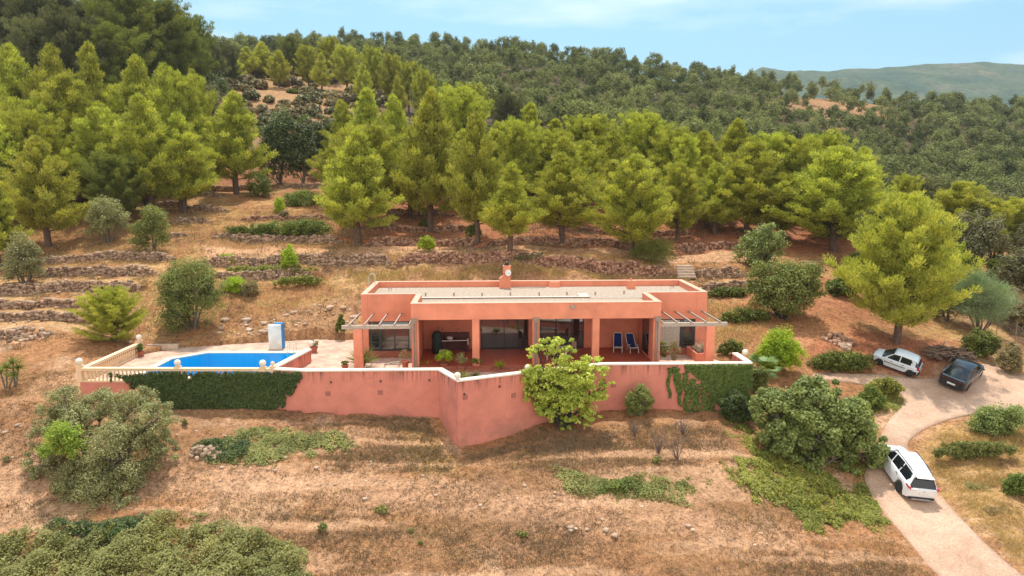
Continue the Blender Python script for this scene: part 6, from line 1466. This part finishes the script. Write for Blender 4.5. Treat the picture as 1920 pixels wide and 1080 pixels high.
cover([(60,1010),(120,960),(200,985),(280,975),(300,1000),(180,1030)], 9000, .12, IVY, 'dark undergrowth at the foot of the big olive', 'undergrowth', 7, .6)
cover([(1560,990),(1680,960),(1640,880),(1600,860),(1500,880)], 9000, .11, COVER, 'thin creepers along the driveway edge', 'ground_cover', 8, .12, dens_noise=.02)
cover([(1840,960),(1900,950),(1905,970),(1850,975)], 900, .12, SCRUB, 'small weed clump in the dry grass right of the driveway', 'weeds', 9, .3)
cover([(1810,912),(1880,905),(1880,922),(1820,925)], 1500, .11, BRAMBLE, 'low weeds in the dry grass near the lower driveway', 'weeds', 10, .25)
cover([(1660,745),(1700,735),(1700,765),(1650,790),(1620,800),(1600,760)], 5000, .11, COVER, 'green edge plants in the bend of the driveway', 'ground_cover', 11, .2)
cover([(160,560),(300,520),(640,530),(640,560),(400,620),(160,600)], 7000, .3, DRYG, 'dry yellow grass on the terraces left of the villa', 'dry_grass', 12, .2, 'blade', W=.03, dens_noise=.0)
cover([(-100,520),(380,500),(380,470),(700,480),(700,390),(260,400),(-100,470)], 16000, .32, DRYG, 'dry yellow grass on the upper terraces', 'dry_grass', 13, .2, 'blade', W=.035, dens_noise=.0)
cover([(1760,810),(1960,790),(1960,1100),(1900,1050),(1800,960),(1730,880)], 16000, .24, DRYG, 'dry straw coloured grass right of the driveway', 'dry_grass', 14, .12, 'blade', W=.022, dens_noise=.05)
cover([(1310,570),(1440,560),(1460,640),(1340,650)], 4000, .28, DRYG, 'dry grass on the terrace right of the villa', 'dry_grass', 15, .12, 'blade', W=.03, dens_noise=.0)
cover([(640,500),(1300,510),(1300,528),(660,530)], 9000, .3, DRYG, 'dry grass on the cut bank behind the villa', 'dry_grass', 16, .15, 'blade', W=.03, dens_noise=.0)
# dark litter / small dry weeds all over the foreground: tufts grown at noise-chosen spots
def litter(poly, ntuft, label, seed, mat, size=.16, per=9, sp_=.10, thr=.02, W=.02):
    wpn = wpoly(poly); rng = np.random.RandomState(seed); a = np.array(wpn); lo = a.min(0); hi = a.max(0); X = rng.uniform(lo[0], hi[0], ntuft*4); Y = rng.uniform(lo[1], hi[1], ntuft*4)
    ok = (dpoly(X, Y, wpn) < 0) & (dpoly(X, Y, TERR) > .15) & (dpoly(X, Y, DRIVE) > .1) & ((fbm(X*.45+seed, Y*.45, 4)+rng.normal(size=len(X))*.04) > thr); ok &= fbm(X*.10+2, (Y-X*.06)*1.5, 4) < rng.uniform(.0, .12, len(X)); X = X[ok][:ntuft]; Y = Y[ok][:ntuft]
    Z = zt(X, Y); n = len(X); s = rng.uniform(.5, 1.6, n)
    PX_ = np.repeat(np.c_[X, Y, Z], per, 0); sc = np.repeat(s, per)[:, None]; PX_[:, :2] += rng.normal(size=(n*per, 2))*sp_*sc; D = unit(np.c_[rng.normal(size=(n*per, 2))*.9, np.abs(rng.normal(size=n*per))+.35])
    v, f, t = needles(PX_-np.array([0, 0, .02]), D, size*sc, W*2, rng); tt = np.repeat(rng.rand(n), per*3); t = np.clip(.3*t+.7*tt, 0, 1)
    c0 = np.array([X.mean(), Y.mean(), Z.mean()]); o = link('dry_weeds', npmesh('dry_weeds', v-c0, f, mat, tint=t), None, tuple(c0)); tag(o, label, 'dry weeds', kind='stuff')
DARKW = foliage('dark_dry_weeds', (.10, .065, .04), (.28, .19, .11), .15, objvar=0)
FG = [(-300,700),(140,700),(150,770),(520,775),(800,775),(860,850),(1100,800),(1340,785),(1420,900),(1560,1000),(1680,1010),(1760,1100),(1760,1180),(-300,1180)]
litter(FG, 15000, 'dark dry weed litter scattered over the foreground slope', 1, DARKW, .09, 9, .08, -.06, .014)
litter([(500,960),(1150,990),(1700,1060),(1700,1180),(450,1180)], 2600, 'dense brown weeds along the bottom of the slope', 2, DRYW, .15, 10, .11, .0, .016)
litter([(860,860),(1000,800),(1360,795),(1420,880),(1300,900),(1040,890)], 1800, 'brown thistle litter on the mound below the wall', 3, DRYW, .15, 11, .12, -.03, .014)
litter([(560,800),(800,780),(850,880),(640,890)], 1200, 'dry brown weeds beside the wall corner', 6, DRYW, .18, 10, .1, -.08, .016)
litter(FG, 9000, 'pale straw tufts scattered over the foreground slope', 4, DRYG, .12, 7, .07, -.02, .012)
litter([(-200,400),(700,400),(1420,440),(1500,640),(1300,560),(700,520),(640,640),(150,640),(-200,700)], 5200, 'low dry tufts on the terraced hillside', 5, DRYW, .3, 8, .18, .0, .025)
litter([(700,380),(1500,380),(1560,460),(700,460)], 1500, 'needle litter under the pines behind the villa', 7, DRYW, .3, 8, .2, .0, .03)
# stones
def scatter_stones(poly, n, label, group, seed, smin=.06, smax=.2, mat=None, pale=(.5, .75)):
    wpn = wpoly(poly); rng = np.random.RandomState(seed); a = np.array(wpn); X = rng.uniform(a[:, 0].min(), a[:, 0].max(), n*8); Y = rng.uniform(a[:, 1].min(), a[:, 1].max(), n*8)
    ok = (dpoly(X, Y, wpn) < 0) & (dpoly(X, Y, TERR) > .3) & (dpoly(X, Y, DRIVE) > .1); X = X[ok][:n]; Y = Y[ok][:n]; Z = zt(X, Y)
    for x, y, z in zip(X, Y, Z):
        s = smin+(smax-smin)*rng.rand()**2.5; o = link('stone', STM[rng.randint(len(STM))], None, (x, y, z+s*.15), rng.uniform(0, 6.28)); o.scale = (s, s*rng.uniform(.7, 1.2), s*.6); tag(o, label, 'stone', group)
M_ST = stone_mat('field_stone', (.36, .24, .16), (.56, .40, .29))
STM = []
for i in range(5):
    rng = np.random.RandomState(50+i); vs_, fs_, ts_ = stones(np.zeros((1, 3)), np.full((1, 3), 2.), rng); m_ = npmesh('stone', vs_, fs_, M_ST, tint=ts_); STM.append(m_)
scatter_stones([(330,780),(700,860),(1000,900),(1150,930),(1480,990),(1560,1010),(1400,1030),(1000,960),(600,930),(330,890)], 100, 'pale field stone lying among many on the bare foreground slope', 'field stones on the foreground slope', 1, .03, .11)
scatter_stones([(-100,780),(60,790),(140,860),(60,900),(-100,900)], 25, 'small pale stone on the bare slope at the left edge', 'stones on the left slope', 2, .04, .11)
scatter_stones([(400,600),(640,560),(690,620),(640,640),(420,650)], 70, 'broken rock on the cut bank behind the pool deck', 'rocks on the cut bank', 3, .07, .26)
scatter_stones([(1060,975),(1150,1000),(1170,1010),(1050,995)], 8, 'pale stone in the small heap at the bottom centre', 'stones of the bottom centre heap', 4, .08, .18)
def rubble(u, v, wpx, dm, n, label, seed, smin=.12, smax=.3, mat=None, h=.4):
    x, y, z = G(u, v); Wd = wpx/kpx(y)/2; rng = np.random.RandomState(seed); r_ = np.sqrt(rng.rand(n)); a = rng.uniform(0, 6.28, n); cx_ = np.cos(a)*r_*Wd; cy_ = np.sin(a)*r_*dm
    cz = (zt(x+cx_, y+cy_)-z)+rng.rand(n)*h*(1-r_); S_ = rng.uniform(smin, smax, (n, 1))*rng.uniform(.6, 1.2, (n, 3)); V, F, T = stones(np.c_[cx_, cy_, cz], S_, rng, rng.uniform(0, 6.28, n)); o = link('rubble_heap', npmesh('rubble_heap', V, F, mat or MSTONE, tint=T), None, (x, y, z)); tag(o, label, 'stone heap'); return o
rubble(385, 850, 60, .5, 70, 'grey rubble heap at the left end of the weed patch', 1); rubble(1572, 640, 60, .8, 90, 'heap of broken stones left of the large yellow pine', 2, .12, .35, MSTONER, .7)
rubble(1585, 652, 24, .4, 14, 'few pale slabs beside the broken stones', 3, .25, .5, M_ST, .3); rubble(60, 632, 90, .6, 80, 'low rubble bank at the left edge under the terraces', 4)
rubble(1430, 590, 50, .5, 30, 'scattered stones below the wide tree right of the villa', 6)
# woodpile of cut branches
def brush(u, v, wpx, n, label, seed, dm=.9, h=.75):
    x, y, z = G(u, v); Wd = wpx/kpx(y)/2; rng = np.random.RandomState(seed); k = MB()
    for i in range(n):
        a = rng.uniform(-.9, .9); L_ = rng.uniform(.5, 1.4); cx_ = rng.uniform(-1, 1)*Wd; cy_ = rng.uniform(-1, 1)*dm; cz = rng.rand()*h*(1-abs(cx_/Wd)*.6); t = rng.uniform(-.4, .4); d = np.array([math.cos(a)*math.cos(t), math.sin(a)*math.cos(t), math.sin(t)])*L_/2; c = np.array([cx_, cy_, cz+.05])
        k.tube([c-d, c+rng.normal(size=3)*.06, c+d], [rng.uniform(.02, .05)]*3, 5)
    o = k.build('branch_pile', MB_STICK, None, (x, y, z)); tag(o, label, 'woodpile')
MB_STICK = flat('dry_branch', (.20, .13, .09), .95, var=.5, scale=3)
brush(1772, 668, 70, 190, 'heap of cut dry branches behind the black car', 1); brush(1800, 676, 44, 80, 'smaller reddish branch heap right of the main one', 2, .6, .45)
# dead twiggy bushes on the mound
def dead(u, v, hpx, label, seed):
    x, y, z = G(u, v); H_ = hpx/kpx(y); rng = np.random.RandomState(seed); k = MB()
    for i in range(16):
        a = rng.uniform(0, 6.28); s = rng.uniform(.1, .45)*H_; tip = np.array([math.cos(a)*s, math.sin(a)*s, H_*rng.uniform(.5, 1)]); mid = tip*.5+rng.normal(size=3)*.06*H_; k.tube([(0, 0, -.05), mid, tip], [.02, .012, .005], 4, cap=False)
        for j in range(5): q = mid+(tip-mid)*rng.rand(); k.tube([q, q+rng.normal(size=3)*.14*H_+np.array([0, 0, .08*H_])], [.008, .003], 3, cap=False)
    o = k.build('dead_bush', flat('grey_twig', (.17, .12, .10), .95, var=.3), None, (x, y, z)); tag(o, label, 'dead bush')
dead(1235, 850, 45, 'grey dead bush on the left of the mound', 1); dead(1270, 862, 65, 'tall dead weed stalk in the middle of the mound', 2); dead(1190, 820, 30, 'small dead bush below the round shrub', 3); dead(1280, 815, 38, 'thin dead stalk close to the wall on the mound', 4)
for i, (u, v, wp_, hp, lb) in enumerate([(345,800,16,14,'tiny green bush right of the big olive'),(788,1022,10,8,'tiny bright green tuft near the bottom centre'),(980,1010,26,12,'low green tuft near the bottom of the slope'),(715,965,40,14,'olive green tuft on the lower path'),(605,1000,22,20,'green tuft at the right end of the bramble thicket'),(1232,870,20,14,'small green sprig on the mound'),(975,1108,20,16,'green tuft cut by the bottom edge'),(770,1000,16,9,'faint green sprig on the lower slope')]):
    if v < 1080: B(u, v, wp_, hp, BRAMBLE, lb, 'weed_tuft', 'weed', .09, 400, 90+i, 3, limbs=False)
# wire fence at the right edge
def fence():
    pts = [castfn(lambda a, b: zt(a, b), u, v) for (u, v) in ((1868,628),(1902,652),(1935,680),(1985,715))]
    x0, y0 = pts[0]; e = empty('wire_fence', (x0, y0, zat(x0, y0)), 'thin wire fence with metal posts at the right edge', 'fence'); z0 = e.location.z
    for (x, y) in pts: k = MB(); z = zat(x, y); k.tube([(x-x0, y-y0, z-z0-.2), (x-x0, y-y0, z-z0+1.9)], .035, 6); k.build('post', M_PIPE, e)
    k = MB()
    for (a, b) in zip(pts[:-1], pts[1:]):
        for h in np.linspace(.1, 1.8, 10): k.tube([(a[0]-x0, a[1]-y0, zat(*a)-z0+h), (b[0]-x0, b[1]-y0, zat(*b)-z0+h)], .006, 3)
        L_ = math.hypot(b[0]-a[0], b[1]-a[1]); n_ = int(L_/.18)
        for j in range(n_):
            t = j/n_; x = a[0]+(b[0]-a[0])*t-x0; y = a[1]+(b[1]-a[1])*t-y0; z = zat(*a)*(1-t)+zat(*b)*t-z0; k.tube([(x, y, z+.1), (x, y, z+1.8)], .005, 3)
    k.build('wire_mesh', M_PIPE, e)
fence()
# thin sprigs standing out of the bramble and the ground cover
def sprigs(poly, n, hmin, hmax, mat, label, name, seed):
    wpn = wpoly(poly); rng = np.random.RandomState(seed); a = np.array(wpn); X = rng.uniform(a[:, 0].min(), a[:, 0].max(), n*3); Y = rng.uniform(a[:, 1].min(), a[:, 1].max(), n*3)
    ok = dpoly(X, Y, wpn) < -.2; X = X[ok][:n]; Y = Y[ok][:n]; Z = zt(X, Y); parts = []
    for x, y, z in zip(X, Y, Z):
        h = rng.uniform(hmin, hmax); d = unit(np.array([rng.normal()*.4, rng.normal()*.4, 1.])); m = 26; s = rng.uniform(.1, 1, (m, 1))**.7; Pt = np.array([x, y, z])+d*h*s+rng.normal(size=(m, 3))*.05
        parts.append(leafq(Pt, unit(rdir(rng, m)+(0, 0, .6)), .11, rng, .5))
    v, f, t = cat(parts); c0 = np.array([X.mean(), Y.mean(), Z.mean()]); o = link(name, npmesh(name, v-c0, f, mat, tint=t), None, tuple(c0)); tag(o, label, 'bramble shoots', kind='stuff')
sprigs([(-120,1150),(-120,1010),(0,1000),(250,985),(400,990),(550,1020),(580,1150)], 420, .25, .8, BRAMBLE, 'loose arching shoots standing out of the bottom left bramble thicket', 'bramble_shoots', 1)
sprigs([(1400,830),(1560,900),(1640,970),(1560,990),(1420,930)], 160, .2, .5, COVER, 'taller shoots among the ground cover below the fig tree', 'cover_shoots', 2)
# ================================================================== AIR
hz_ = MB(); hz_.box(-2600, 2600, -60, 2100, -140, 330); hzm = bpy.data.materials.new('haze'); hzm.use_nodes = True; n = hzm.node_tree; n.nodes.clear()
o_ = n.nodes.new('ShaderNodeOutputMaterial'); pv_ = n.nodes.new('ShaderNodeVolumePrincipled'); pv_.inputs['Color'].default_value = (.74, .87, 1, 1); pv_.inputs['Density'].default_value = .00012; pv_.inputs['Anisotropy'].default_value = .2
n.links.new(pv_.outputs[0], o_.inputs['Volume']); ho = hz_.build('haze', hzm); ho['kind'] = 'stuff'; tag(ho, 'thin blue summer haze over the hills', 'haze', kind='stuff')
